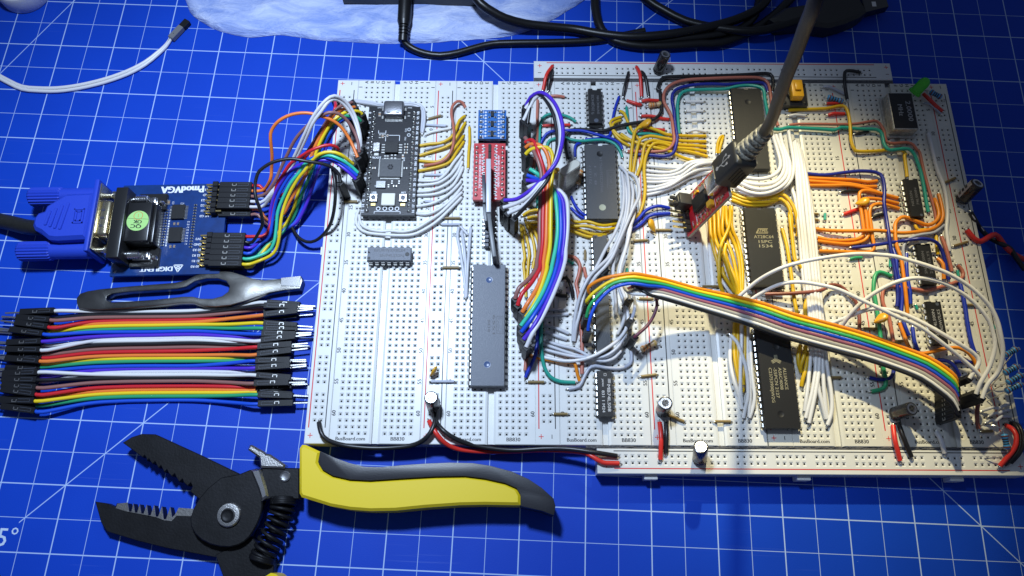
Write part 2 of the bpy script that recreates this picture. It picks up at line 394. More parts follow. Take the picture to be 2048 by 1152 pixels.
# foam tape pressed in the seams
def seam(name, x0, x1, y0, y1, amp, label):
    mb = MB(); n = 150; prof = [(0, 0), (.15, .8), (.5, 1), (.85, .8), (1, 0)]; vs = []; fs = []
    for i in range(n+1):
        x = x0+(x1-x0)*i/n; dy0 = rnd.uniform(-amp, amp)*.5; dy1 = rnd.uniform(-amp, amp)*.5
        for u, h in prof: vs.append((x, y0+dy0+(y1-y0+dy1-dy0)*u, 7.0+h*(1.2+rnd.uniform(-amp, amp))))
    for i in range(n):
        for k in range(4): a = i*5+k; fs.append((a, a+5, a+6, a+1))
    mb.add(vs, fs); o = link(name, mb.mesh(name, [M['foam']], origin=(x0, y0, 7), smooth=True, ang=80), None, (x0, y0, 7)); tag(o, label, 'foam tape')
seam('foam_tape', 96, 263, -162.75, -161.2, .55, 'torn grey foam tape in the seam above the front power rail')
seam('foam_tape', 76.6, 242, 3.8, 5.9, .12, 'smooth grey foam tape in the seam below the back power rail')
# ---------------------------------------------------------------- chips in dual in-line packages
def pin_mesh():
    "one bent pin: shoulder at the body, down into the hole; outwards is +x, hole line at x = 0"
    mb = MB(); t = .26
    def slab(P, wds):
        vs = []; fs = []
        for (x, z), wd in zip(P, wds):
            vs += [(x, -wd/2, z), (x, wd/2, z)]
        n = len(P)
        top = len(vs)
        vs += [(a-t*.7, b, c-t*.7) for a, b, c in vs]
        for i in range(n-1):
            fs.append((2*i, 2*i+1, 2*i+3, 2*i+2)); fs.append((top+2*i+2, top+2*i+3, top+2*i+1, top+2*i))
            fs.append((2*i, 2*i+2, top+2*i+2, top+2*i)); fs.append((2*i+1, top+2*i+1, top+2*i+3, 2*i+3))
        mb.add(vs, fs)
    slab([(-.95, 2.35), (-.25, 2.3), (.12, 1.95), (.18, .8), (.05, .3), (0, -1.6)], [1.45, 1.45, 1.45, 1.35, .55, .5])
    return mb.mesh('pin', [M['tin']], ang=50)
PIN = pin_mesh()
def dip(cx, cy, npins, span, bodyw, label, marks=(), rot=0, lift=0, ma='chip', dimples=(), notch=1, mk='print_grey', extra=None):
    "long axis along local y; marks: (text, x, y, size, rotation, fit)"
    rw = npins//2; L = (rw-1)*2.54+3.2; h0, h1 = .55, 4.1 if span > 10 else 3.9; sp = 2.2
    o = root('integrated_circuit', (cx, cy, ZB+lift), label, 'microchip', 'chips plugged into the breadboards', (0, 0, R(rot)))
    wd = bodyw/2; e = .28; mb = MB(); vs = []
    for z, i in ((h0, e), (sp, 0), (h1, e)): vs += [(-wd+i, -L/2+i, z), (wd-i, -L/2+i, z), (wd-i, L/2-i, z), (-wd+i, L/2-i, z)]
    # top face with a notch cut at one end
    nr = 1.1; ny = L/2-e
    mb.add(vs[:8], [(3,2,1,0), (0,1,5,4), (1,2,6,5), (2,3,7,6), (3,0,4,7)])
    b = len(mb.v); mb.add(vs[4:8], []); arc = [(nr*math.cos(a), ny - nr*math.sin(a)) for a in [math.pi*k/8 for k in range(9)]] if notch else [(0, ny)]
    top = [(-wd+e, -L/2+e), (wd-e, -L/2+e), (wd-e, ny)] + arc + [(-wd+e, ny)]
    t0 = len(mb.v); mb.v += [(x, y, h1) for x, y in top]; n = len(top)
    mb.f += [tuple(range(t0, t0+n)), (b, b+1, t0+1, t0), (b+1, b+2, t0+2, t0+1), (b+3, b, t0, t0+n-1)]; mb.m += [0]*4
    if notch:
        l0 = len(mb.v); mb.v += [(x, y, h1-1.1) for x, y in arc]
        for k in range(8): mb.f.append((t0+3+k, t0+4+k, l0+k+1, l0+k)); mb.m.append(0)
        mb.f.append(tuple(range(l0, l0+9))); mb.m.append(0)
        mb.f.append((b+2, b+3, t0+n-1, t0+n-2, l0+8, l0, t0+3, t0+2)); mb.m.append(0)
    else: mb.f.append((b+2, b+3, t0+n-1, t0+3, t0+2)); mb.m.append(0)
    part('body', mb, M[ma], o, ang=20)
    for s_ in (1, -1):
        for k in range(rw):
            tag(link('pin', PIN, o, (s_*span/2, (k-(rw-1)/2)*2.54, 0), (0, 0, 0 if s_ > 0 else math.pi)))
    for dx, dy, r, mt in dimples:
        d = MB(); d.lathe([(r, h1-.05), (r, h1+.07), (r*.86, h1+.07), (r*.82, h1+.04)], 20, X=Matrix.Translation((dx, dy, 0))); part('dimple', d, M[mt], o, ang=30)
    if marks:
        d = MB()
        for s_, x, y, size, ro, fit in marks: put_text(d, s_, x, y, h1+.02, size, ro, fit=fit, bold=.02)
        if extra: extra(d, h1+.02)
        tag(part('marking', d, M[mk], o, smooth=False), kind='stuff')
    return o
def frame(d, x0, x1, y0, y1, z, wd=.16):
    for a, b in (((x0,y0),(x1,y0)), ((x1,y0),(x1,y1)), ((x1,y1),(x0,y1)), ((x0,y1),(x0,y0))): seg2(d, a, b, wd, z)
M['chip_blue'] = mat('ejector_mark', (.06, .10, .22), .3)
M['chip_pale'] = mat('pale_sticker_dot', (.42, .42, .30), .6)
# board 1: small chip turned sideways
dip(15.9, -83.9, 14, 7.62, 6.2, 'small grey fourteen pin chip set crosswise below the microcontroller board',
    [('62URW3XBLE4', 1.5, -.2, 1.7, -90, 13), ('SN74LS32N', -.9, -1.2, 1.7, -90, 10)], rot=90, lift=.9, ma='chip_grey', dimples=[(-.2, -7.6, .9, 'chip'), (-2, 8.2, .6, 'chip')], mk='print_faint')
# board 2: the large forty pin chip
def box_logo(d, z): frame(d, 3.4, 6.3, -4.2, 3.0, z); frame(d, 4.0, 5.7, -3.5, 2.3, z, .1)
dip(57.6, -113.6, 40, 15.24, 13.6, 'large grey forty pin chip lying alone in the second breadboard',
    [('6551', 2.2, -.8, 1.5, -90, 8), ('8418', .2, -1, 1.5, -90, 5)], ma='chip_grey', dimples=[(.1, 18.6, 1.35, 'chip_blue'), (-.2, -17, 1.35, 'chip_blue')], mk='print_faint', extra=box_logo)
# board 3, from the back edge forwards
def star(d, z):
    for a in range(3): put_text(d, '*', -1.0, -4.2, z, 2.4, a*40)
dip(103.9, -11.5, 14, 7.62, 6.1, 'small black chip nearest the back edge of the third breadboard',
    [('22CJ0HC5E', -1.0, 1.5, 1.7, 90, 8.5), ('SN74HC14N', 1.3, .5, 1.5, 90, 9.5)], dimples=[(.2, -7.6, 1.0, 'chip_grey')], mk='print_faint', extra=star)
def box_logo2(d, z): frame(d, 2.6, 6.0, -3.4, 5.2, z, .2); frame(d, 3.2, 5.4, -2.4, 4.2, z, .12); put_text(d, 'WDC', 4.3, .9, z, 1.7, 90)
dip(105.3, -49.2, 28, 15.24, 13.6, 'wide dark grey chip with a pale round dot, in the third breadboard',
    [('W65C22S6TPG-14', .2, 3, 1.6, 90, 17), ('8 2 1', -2.4, 3, 1.4, 90, 9), ('7211217', -4.6, 3, 1.4, 90, 9)], ma='chip_mid', dimples=[(-.2, 13.2, 1.4, 'chip'), (.1, -12.6, 1.45, 'chip_pale')], mk='print_faint', extra=box_logo2)
dip(103.9, -83.6, 14, 7.62, 6.1, 'narrow grey chip half hidden by grey wires just below the wide dotted chip', ma='chip_mid', dimples=[(-2, 8.0, .5, 'chip')])
dip(103.8, -113.0, 20, 7.62, 6.1, 'narrow unmarked chip under the arching ends of the rainbow ribbon', ma='chip_mid')
def maker(d, z): frame(d, -.3, .6, 7.0, 7.9, z, .14); [seg2(d, (1.3+k*.28, 4.0), (1.3+k*.28, 5.8), .14, z) for k in range(4)]
# across the rail between boards 4 and 5
CX = 172.2
dip(CX, -22.4, 32, 15.24, 13.9, 'big black chip at the back, half covered by the USB plug', [('W27C512', 2.0, -6.5, 1.6, 90, 9), ('Winbond', -1, -7.5, 1.5, 90, 7)], dimples=[(.2, 13.2, 1.4, 'chip'), (.2, -17.3, 1.4, 'chip')], mk='print_faint')
M['print_white'] = mat('white_print', (.55, .55, .56), .5)
M['print_gold'] = mat('dull_gold_print', (.30, .27, .17), .5)
dip(103.8, -141.8, 14, 7.62, 6.1, 'black chip marked MB74LS08 near the front edge of the third breadboard',
    [('MB74LS08', 1.3, -1.8, 1.75, -90, 10.6), ('JAPAN', -.9, 4.2, .95, -90, 3.0), ('831 1 M24', -.9, -3.2, 1.55, -90, 8.6)], mk='print_white', extra=maker)
def atmel(d, z):
    d.add([(-2.7, 6.0, z), (2.4, 6.0, z), (2.4, 6.35, z), (-2.45, 6.35, z)], [(0,1,2,3)]); d.add([(-1.7, 8.0, z), (2.6, 8.0, z), (2.6, 8.3, z), (-1.5, 8.3, z)], [(0,1,2,3)])
    put_text(d, 'ATMEL', .3, 7.15, z, 2.1, 0, fit=4.6, bold=.06); d.add([(-2.6, 6.35, z), (-1.9, 6.35, z), (-1.3, 8.0, z), (-1.6, 8.0, z)], [(0,1,2,3)])
dip(CX, -79.4, 28, 15.24, 13.5, 'big black chip marked AT28C64 15PC 1534 in the middle of its column',
    [('AT28C64', .5, 4.4, 2.0, 0, 8.2), ('15PC', .7, 2.2, 1.9, 0, 5.6), ('1534', .7, .2, 1.9, 0, 5.6)], dimples=[(1.5, -13, 1.3, 'chip')], mk='print_gold', extra=atmel)
def tri(d, z):
    for a in (90, 210, 330):
        for q in (-.38, 0, .38):
            c, s_ = math.cos(R(a)), math.sin(R(a)); seg2(d, (.1-s_*q*1.3, 6.6+c*q*1.3), (.1+c*2.0-s_*q*1.3, 6.6+s_*2.0+c*q*1.3), .26, z)
dip(CX-.3, -134.6, 32, 15.24, 13.9, 'big black chip marked ALLIANCE AS6C4008 nearest the front edge',
    [('ALLIANCE', 3.0, -1.0, 1.75, -90, 8.8), ('AS6C4008', 1.1, -1.0, 1.75, -90, 8.8), ('-55PCN 2127', -.8, -2.6, 1.75, -90, 12), ('C23753900JW2G', -2.7, -3.6, 1.75, -90, 13.8)],
    dimples=[(.6, 12.0, 1.4, 'chip'), (-.4, -15.0, 1.4, 'chip')], mk='print_gold', extra=tri)
# board 6
dip(239.4, -56.0, 14, 7.62, 6.0, 'small black chip furthest back in the right hand breadboard', [('NE555N', -1.2, -.5, 1.5, 90, 7), ('74LS00N', 1.0, .5, 1.5, 90, 8)], mk='print_faint', dimples=[(1.5, -8.3, .6, 'chip_grey')])
dip(239.4, -86.4, 14, 7.62, 6.0, 'small black chip under two white arcs, second back in the right hand breadboard', [('21ARSLY5', 1.2, .5, 1.6, 90, 10), ('SN74LS00N', -1.0, .5, 1.6, 90, 10)], mk='print_faint')
dip(239.2, -112.0, 14, 7.62, 6.0, 'small black chip marked SN74LS00N crossed by two white arcs in the right hand breadboard', [('27ADW7LKS', 1.2, 0, 1.7, 90, 11), ('SN74LS00N', -1.0, 0, 1.7, 90, 11)], mk='print_grey', dimples=[(1.2, 7.8, .7, 'chip_grey')])
# ---------------------------------------------------------------- wires
HB = None
def housing_mesh():
    mb = MB(); a = 1.27; mb.box(-a, a, -a, a, -14, 0)
    mb.box(-.75, .75, -.75, .75, -1.2, .03)
    return mb.mesh('connector_housing', [M['housing']], bevel=.12)
def latch_mesh():
    mb = MB(); z0, z1 = -8.6, -6.6; y = 1.285
    for b in ((-.75, -.45, z0, z1), (-.75, .35, z1-.35, z1), (-.75, .35, z0, z0+.35)):
        mb.add([(b[0], y, b[2]), (b[1], y, b[2]), (b[1], y, b[3]), (b[0], y, b[3])], [(0,1,2,3)])
    return mb.mesh('latch_window', [M['tin']], smooth=False)
def groove_mesh():
    mb = MB()
    for b in ((-.62, -.52, -6.2, -1.4), (.52, .62, -6.2, -1.4), (-.62, .62, -1.5, -1.4)):
        mb.box(b[0], b[1], 1.27, 1.30, b[2], b[3])
    return mb.mesh('latch_groove', [M['chip_grey']], smooth=False)
def pinrod_mesh():
    mb = MB(); mb.box(-.32, .32, -.32, .32, -20.5, -14); return mb.mesh('pin', [M['tin']], bevel=.1)
HM, LM, GM, PM = housing_mesh(), latch_mesh(), groove_mesh(), pinrod_mesh()
def housing(parent, tip, axis, up, pin, name='connector_housing'):
    "axis: from the housing towards the wire; up: which way the latch faces"
    ax = V(axis).normalized(); u = V(up) - ax*V(up).dot(ax); u = u.normalized() if u.length > 1e-4 else ax.orthogonal().normalized(); x = u.cross(ax)
    Mx = Matrix((x, u, ax)).transposed().to_4x4(); Mx.translation = V(tip) - (V(parent.location) if parent else V())
    h = link(name, HM, parent); h.matrix_local = Mx
    link('latch_window', LM, h); link('latch_groove', GM, h)
    if pin: q = link('pin', PM, parent); q.matrix_local = Mx
    return h
def parse(s, h, base, e0, e1):
    P = []
    for t in s.split():
        q = [float(a) for a in t.split(',')]; P.append([q[0], q[1], q[2] if len(q) > 2 else None])
    if P[0][2] is None: P[0][2] = e0
    if P[-1][2] is None: P[-1][2] = e1
    known = [i for i, p in enumerate(P) if p[2] is not None]
    if len(known) == 2 and h is not None:
        for p in P[1:-1]: p[2] = h
    else:
        for a, b in zip(known, known[1:]):
            for i in range(a+1, b): P[i][2] = P[a][2] + (P[b][2]-P[a][2])*(i-a)/(b-a)
    return [at(x, y, base+z) for x, y, z in P]
def W(col, s, label, group=None, r=.66, h=1.1, ends='bb', base=ZB, name='hookup_wire', cat='wire', up=(0,0,1), bare=2.4, m=None, step=1.6, flat=1, slot=None):
    "a wire along the picture points 'x,y[,height]'; ends: b bare lead into a hole, n nothing, V upright housing, H housing with pin along the wire, F the same without pin"
    e = [{'b': .75, 'V': 14.5}.get(c, .8) for c in ends]
    P = parse(s, h, base, *e)
    if slot:
        k, up_, zz = slot; y = (-49.9 if up_ else -74.0)-2.54*k
        P = [V((-46.5, y, zz)), V((-43.5, y, zz))] + [q for q in P if q.x > -41.5]
    P = smooth(P, step); loc = V(P[0])
    big = any(c in 'VHFX' for c in ends)
    mb = MB(); mb.tube(P, r, 8, flat=flat)
    mt = m or M[col]
    if big:
        o = root('jumper_wire', loc, label, cat, group); part('insulation', mb, mt, o, True, ang=60)
    else:
        o = link(name, mb.mesh(name, [mt], origin=loc, ang=60), None, loc); tag(o, label, cat, group)
    for k, c in enumerate(ends):
        p, q = (P[0], P[1]) if k == 0 else (P[-1], P[-2])
        d = (p-q).normalized()
        if c == 'b':
            t = MB(); hz = V((d.x, d.y, 0)); hz = hz.normalized() if hz.length > .05 else V((0,0,0))
            L = bare*.45
            t.tube([p-d*.3, p+hz*L*.6+V((0,0,.1)), p+hz*L+V((0,0,-.25)), V((p.x, p.y, ZB-1.5))+hz*(L+.15)], .27, 6)
            part('bare_end', t, M['tin'], o, True, ang=60)
        elif c == 'X': housing(o, p, (1,0,0), (0,0,1), False)
        elif c == 'V': housing(o, p, (0,0,1), up, False)
        elif c in 'HF': housing(o, p, -d, up, c == 'H')
    return o
def WG(col, paths, label, group, **k):
    "label holds {o}: first, second ..."
    for i, s in enumerate(paths): W(col, s, label.replace('{o}', ORD[i]), group, **k)
# ---- left bundle: rainbow jumpers from the VGA adapter to the microcontroller board
def A(s): return conv(s, 480, 160)
def Bx(s): return conv(s, 480, 340)
def conv(s, ox, oy, k=6):
    out = []
    for t in s.split():
        q = t.split(','); out.append('%.1f,%.1f' % (ox+float(q[0])/k, oy+float(q[1])/k) + (','+q[2] if len(q) > 2 else ''))
    return ' '.join(out)
G1 = 'jumper wires between the VGA adapter and the microcontroller board'
lift = dict(base=0, ends='nV', r=.72)
W('r_white', Bx('140,420,5 300,362,8') + ' ' + A('560,1090,14 650,920,20 760,680,28 860,470,34 960,320,37 1080,205,38 1180,200,36 1290,285,32 1380,430,28 1440,650,25 1448,800,23'), 'outer of the two white jumper wires arching over the left bundle', G1, slot=(3, 1, 7.4), **dict(lift, ends='XV'))
W('r_white', Bx('140,482,5 300,415,8') + ' ' + A('590,1090,14 690,910,20 790,700,27 880,510,33 980,370,36 1070,255,37 1160,235,35 1270,320,31 1365,470,27 1425,660,25 1436,840,23'), 'inner of the two white jumper wires arching over the left bundle', G1, slot=(4, 1, 7.4), **dict(lift, ends='XV'))
W('r_brown', Bx('205,345,6 320,275,9 420,130,13') + ' ' + A('480,1080,15 570,890,20 680,690,26 850,510,31 1000,412,34 1130,388,34 1250,450,31 1350,580,27 1410,720,25 1432,870,23'), 'dull brown jumper wire arching beside the two white ones', G1, slot=(2, 1, 7.4), **dict(lift, ends='XV'))
W('r_orange', Bx('200,268,6 300,225,8 366,110,14') + ' ' + A('378,1080,16 384,900,22 366,700,28 382,600,30 470,490,33 620,416,34 800,396,34 960,430,33 1120,490,31 1230,585,28 1330,740,25 1412,930,23'), 'orange jumper wire making the widest loop at the left', G1, slot=(1, 1, 7.4), **dict(lift, ends='XV'))
W('black', Bx('80,812,7 190,775,9 258,690,14 268,600,18 242,480,22 190,330,25 178,200,26') + ' ' + A('210,1130,28 270,1060,29 400,985,30 600,946,30 800,975,29 1000,1008,27 1120,1060,25 1190,1140,23') + ' ' + Bx('1205,150,22'), 'black jumper wire looping in front of the left bundle', G1, slot=(1, 0, 7.4), **dict(lift, ends='XV'))
W('black', Bx('540,560,3 630,700,3 700,805,4 800,862,5 900,850,6 1000,775,9 1080,660,13 1125,500,17 1145,300,21 1135,120,23 1110,0,23') + ' ' + A('1120,1060,23 1160,1110,22.5') + ' ' + Bx('1178,150,22'), 'black jumper wire hanging below the left bundle', G1, **lift)
# front ribbon, to the lower connector
W('r_red', Bx('130,778,6 320,765,7 400,480,10 440,190,16 520,55,20') + ' ' + A('600,1010,23 720,925,26 860,842,29 1020,786,29 1120,788,28 1180,830,25 1165,870,23'), 'red jumper wire at the front of the left rainbow bundle', G1, slot=(0, 0, 7.4), **dict(lift, ends='XV'))
W('purple', Bx('90,872,5 250,840,5 345,720,7 365,500,10 415,300,14 500,140,18 600,20,21') + ' ' + A('690,1030,23 860,975,26 1000,962,27 1120,978,26 1260,1070,25 1390,1190,22.5'), 'purple jumper wire in the front of the left rainbow bundle', G1, slot=(2, 0, 7.4), **dict(lift, ends='XV'))
W('r_blue', Bx('80,942,5 250,880,5 355,790,7 405,500,11 455,320,15 555,135,19 650,15,22') + ' ' + A('760,1000,24 900,925,27 1040,930,28 1180,975,27 1300,1060,25 1405,1150,23'), 'blue jumper wire in the front of the left rainbow bundle', G1, slot=(3, 0, 7.4), **dict(lift, ends='XV'))
W('r_teal', Bx('190,1045,5 330,985,6 405,880,8 435,700,10 455,500,13 520,330,16 610,155,20 715,25,23') + ' ' + A('770,1020,25 920,935,28 1060,905,29 1210,955,28 1340,1040,25 1415,1115,23'), 'green jumper wire in the front of the left rainbow bundle', G1, slot=(4, 0, 7.4), **dict(lift, ends='XV'))
W('r_yellow', Bx('90,1115,5 250,1083,5 365,1030,6 435,950,7 472,800,10 492,600,13 530,440,15 600,270,18 695,110,22 775,10,25') + ' ' + A('850,990,27 950,892,30 1080,864,30 1210,895,29 1355,1005,23'), 'yellow jumper wire in the front of the left rainbow bundle', G1, slot=(5, 0, 7.4), **dict(lift, ends='XV'))
# rear ribbon, to the upper connector
W('r_yellow', Bx('55,1095,4.5 180,1040,4.5 290,970,4.5 420,800,3 510,690,3.5 570,620,4 640,480,6 690,300,9 760,110,13 830,10,16') + ' ' + A('880,980,19 940,800,22 1020,640,25 1120,490,28 1250,395,28 1380,372,26 1440,385,24 1462,408,23'), 'yellow jumper wire in the rear of the left rainbow bundle', G1, slot=(5, 0, 4.75), **dict(lift, ends='XV'))
W('green', Bx('60,1018,4.5 200,950,4.5 330,900,4 480,780,3 590,650,3.5 660,530,5 720,350,8 790,180,12 860,15,16') + ' ' + A('960,800,21 1050,640,24 1150,500,27 1270,430,27 1400,448,25 1446,492,23'), 'green jumper wire in the rear of the left rainbow bundle', G1, slot=(4, 0, 4.75), **dict(lift, ends='XV'))
W('r_blue', Bx('80,945,4 250,890,4 400,800,3 490,740,3 640,650,3.5 730,500,5 800,300,8 870,120,12 905,15,15') + ' ' + A('1000,800,20 1080,640,24 1170,520,26 1290,445,26 1400,498,23'), 'blue jumper wire in the rear of the left rainbow bundle', G1, slot=(3, 0, 4.75), **dict(lift, ends='XV'))
W('purple', Bx('90,878,4 300,830,3 490,725,3 660,645,3.5 740,530,5 820,350,8 895,130,12 935,10,15') + ' ' + A('1040,790,19 1110,640,23 1200,505,25 1315,455,23'), 'purple jumper wire in the rear of the left rainbow bundle', G1, slot=(2, 0, 4.75), **dict(lift, ends='XV'))
W('r_orange', Bx('210,510,5 330,600,4 430,560,4 530,520,5 600,380,8 690,215,11 780,70,15') + ' ' + A('840,960,19 900,800,22 990,620,25 1095,450,28 1210,362,28 1375,325,23'), 'orange jumper wire in the rear of the left rainbow bundle', G1, slot=(4, 1, 4.75), **dict(lift, ends='XV'))
W('r_brown', Bx('160,545,5 330,655,3 450,600,3 560,400,6 640,250,9') + ' ' + A('740,960,16 830,830,19 960,622,23 1080,440,27 1200,318,28 1345,270,23'), 'brown jumper wire in the rear of the left rainbow bundle', G1, slot=(5, 1, 4.75), **dict(lift, ends='XV'))
W('r_red', Bx('205,180,7 300,260,6 380,330,5 500,300,5 640,190,9') + ' ' + A('760,960,16 850,850,19 995,605,23 1100,450,26 1146,320,28 1140,250,23'), 'red jumper wire in the rear of the left rainbow bundle', G1, slot=(0, 1, 7.4), **dict(lift, ends='XV'))
# ---- board 1, right of the microcontroller board
def C(s): return conv(s, 700, 180)
def D(s): return conv(s, 700, 330)
WG('yellow', [C('1378,312 1310,370,2 1250,520 1180,592 1080,636 960,646 835,668'), C('1384,392 1310,515,2.6 1240,622 1150,682 1000,735 835,785'), C('1362,552 1300,640,2.4 1200,760 1090,848 980,862 820,846'), C('1366,620 1280,745 1200,862 1080,915 950,945 820,972')],
   '{o} from the top of the four yellow wires fanning right from the microcontroller board', 'yellow wires right of the microcontroller board', h=1.3)
W('yellow', C('1433,445 1436,620 1424,760 1418,938'), 'short straight yellow wire standing alone left of the red adapter', 'yellow wires right of the microcontroller board', h=.9)
W('salmon', C('1386,212 1350,152 1290,136,2.6 1232,190,3.2 1216,285,3.4 1240,425,3.6 1248,580,3.6 1222,715,3.4 1150,828,2.8 1050,880 890,905'), 'brown S shaped wire crossing the four yellow wires', 'single wires of the first breadboards', h=2)
for i, s in enumerate([C('60,125 250,150,2.2 400,176,2.6 650,160,2.6 800,170,2 884,230 892,380 868,520'), C('70,140 250,166,2 400,190,2.2 650,180,2.2 790,190,1.6 862,250 866,380 845,510')]):
    W('ltgrey', s, ['outer', 'inner'][i] + ' pale grey wire passing behind the metal USB socket', 'pale grey wires behind the microcontroller board', h=1)
WG('white', [C('1348,742 1250,862 1150,1002 1050,1078 930,1090 820,1088'), D('1352,-100 1270,40 1180,140 1060,215 930,235 810,245'), D('1352,-40 1290,92 1200,200 1100,260 960,308 805,320'),
   D('1356,25 1310,130 1230,250 1120,320 980,355 800,365'), D('1330,205 1230,312 1110,402 970,465 800,496'), D('1342,265 1230,400 1110,500 1000,566 900,590 790,580'),
   D('1342,330 1220,450,2 1080,580,2 900,700 780,768 640,800 480,788 380,795 250,775 155,732 118,670 112,600'), D('1340,390 1200,530,2 1050,670,2 900,770 760,833 600,845 400,835 220,815 122,770 76,700 76,620 110,535')],
   '{o} from the top of the eight white wires curving right from the microcontroller board', 'white wires right of the microcontroller board', h=1.3)
WG('ltgrey', ['917,455 915,475 920,500 926,540 930,570 931,596', '923,462 928,492,1.8 931,530 932,560 932,596', '942,456 940,475 938,500 935,540,2 933,594'],
   '{o} from the left of the pale grey wires dropping beside the forty pin chip', 'pale grey wires beside the forty pin chip', h=1.2)
W('ltgrey', '921,453 935,469', 'short pale grey wire above the forty pin chip', 'pale grey wires beside the forty pin chip')
# ---- between boards 2 and 3: loop and rainbow ribbon
def E(s): return conv(s, 900, 180)
def F(s): return conv(s, 900, 350)
def G(s): return conv(s, 1000, 510)
G2 = 'jumper wires looping between the second and third breadboards'
vv = dict(ends='VV', r=.82)
W('purple', F('650,305,15 800,288,17 950,195,20 1080,80,22') + ' ' + E('1195,975,25 1285,850,26 1342,650,26 1356,480,26 1320,300,26 1250,150,25 1150,52,23 1060,32,21 970,85,18 912,190,15'), 'purple jumper wire on the outside of the tall oval loop', G2, **vv)
W('r_white', F('640,392,15 800,340,17 950,250,20 1090,90,22') + ' ' + E('1225,945,24 1302,750,25 1330,560,25 1308,360,25 1238,190,24 1150,75,22 1070,58,20 990,115,17 905,225,15'), 'outer white jumper wire of the tall oval loop', G2, **vv)
W('r_white', F('695,462,15 850,390,17 1000,255,20 1110,110,22') + ' ' + E('1240,900,23 1302,700,24 1315,520,24 1288,340,24 1205,160,23 1110,62,21 1010,110,18 900,330,15 880,365,14.5'), 'inner white jumper wire of the tall oval loop', G2, **vv)
W('black', F('772,522,15 850,440,17 970,312,20 1080,180,22 1160,80,23') + ' ' + E('1200,1010,23 1268,820,24 1290,600,24 1270,420,24 1222,250,24 1135,105,22 1055,48,20 985,90,18 952,250,16 932,405,14.5'), 'black jumper wire on the inside of the tall oval loop', G2, **vv)
G3 = 'rainbow jumper wires running down between the second and third breadboards'
rib = dict(ends='VV', r=.88)
W('r_brown', E('900,570,14.5 980,690,16 1050,830,17 1095,1000,16') + ' ' + F('1095,110,15 1085,300,13 1076,600,12 1072,850,12 1042,1040,13') + ' ' + G('432,170,14 335,300,15 225,400,16 182,525,14.5'), 'dull brown jumper wire at the left edge of the upright rainbow ribbon', G3, **rib)
W('r_red', E('905,630,14.5 960,602,16 1010,622,17 1060,750,17.5 1110,900,16.5 1128,1000,15.5') + ' ' + F('1125,200,14 1117,500,12.5 1112,800,12 1082,1050,13') + ' ' + G('480,160,14 380,330,15 262,470,16 212,605,14.5'), 'red jumper wire of the upright rainbow ribbon', G3, **rib)
W('r_orange', E('910,692,14.5 960,655,16 1060,655,17.5 1140,720,17.5 1188,850,16.5 1190,970,15.5') + ' ' + F('1168,200,14 1160,450,12.5 1152,800,12 1122,1050,13') + ' ' + G('512,230,14 432,420,15 332,580,16 268,685,14.5'), 'orange jumper wire of the upright rainbow ribbon', G3, **rib)
W('r_yellow', E('910,772,14.5 960,722,16 1060,690,17.5 1160,692,17.5 1215,742,17 1235,840,16 1228,1000,15') + ' ' + F('1212,200,14 1206,600,12 1200,850,12 1162,1080,13') + ' ' + G('560,180,14 470,450,15 382,640,16 312,745,14.5'), 'yellow jumper wire of the upright rainbow ribbon', G3, **rib)
W('r_teal', E('958,952,14.5 1042,1002,15') + ' ' + F('1150,80,13 1250,200,13 1282,400,13 1292,650,12.5 1272,850,12.5 1222,1100,13.5') + ' ' + G('610,200,14.5 522,430,15.5 402,640,16.5 252,850,14.5'), 'green jumper wire of the upright rainbow ribbon', G3, **rib)
W('r_blue', E('920,1022,14.5 1020,1062,14') + ' ' + F('1170,120,12 1300,250,12.5 1327,450,13 1332,700,12.5 1302,950,12.5') + ' ' + G('700,50,13.5 640,270,14.5 530,520,15.5 382,760,16.5 258,925,14.5'), 'blue jumper wire of the upright rainbow ribbon', G3, **rib)
W('purple', E('908,1086,14.5 1000,1092,14') + ' ' + F('1140,100,12 1260,162,12.5 1350,300,13 1372,500,13 1372,750,12.5 1342,1000,12.5') + ' ' + G('742,60,13.5 690,250,14.5 562,560,15.5 420,830,16.5 285,1015,14.5'), 'purple jumper wire of the upright rainbow ribbon', G3, **rib)
W('r_white', F('925,155,14.5 1010,120,14 1150,100,12.5 1290,168,13 1385,265,13 1413,400,13 1412,650,12.5 1388,900,12.5') + ' ' + G('785,50,13.5 730,245,14.5 620,520,15.5 490,780,16 385,950,16 315,1105,14.5'), 'pale white jumper wire at the right edge of the upright rainbow ribbon', G3, **rib)
# ---- yellow wires under the ribbon
WG('yellow', [F('850,600 872,800 898,1000') + ' ' + G('282,100 300,300 312,505'), F('872,605,1.6 930,800,1.6 952,950') + ' ' + G('342,60 332,200 312,390'), F('900,540,2 970,700,2 1010,850 1020,1000') + ' ' + G('415,40 392,165'), F('930,560,2.4 1000,650,2 1045,750 1062,830')],
   '{o} from the left of the yellow wires hanging down left of the rainbow ribbon', 'yellow wires left of the rainbow ribbon', h=1.2)
WG('yellow', ['1046,431 1060,422,2 1080,420 1110,423 1150,443,2 1175,443,4 1205,451,4 1236,447', '1055,436 1077,434,2 1140,451 1175,452,3.5 1205,459,3.5 1234,456', '1057,446 1077,445 1130,450 1157,458 1180,467 1200,469 1218,463', '1058,455 1077,453 1130,459 1150,464 1175,473 1198,474 1212,468'],
   '{o} from the top of the yellow wires running right under the rainbow ribbon', 'yellow wires crossing below the wide dotted chip', h=1.4)
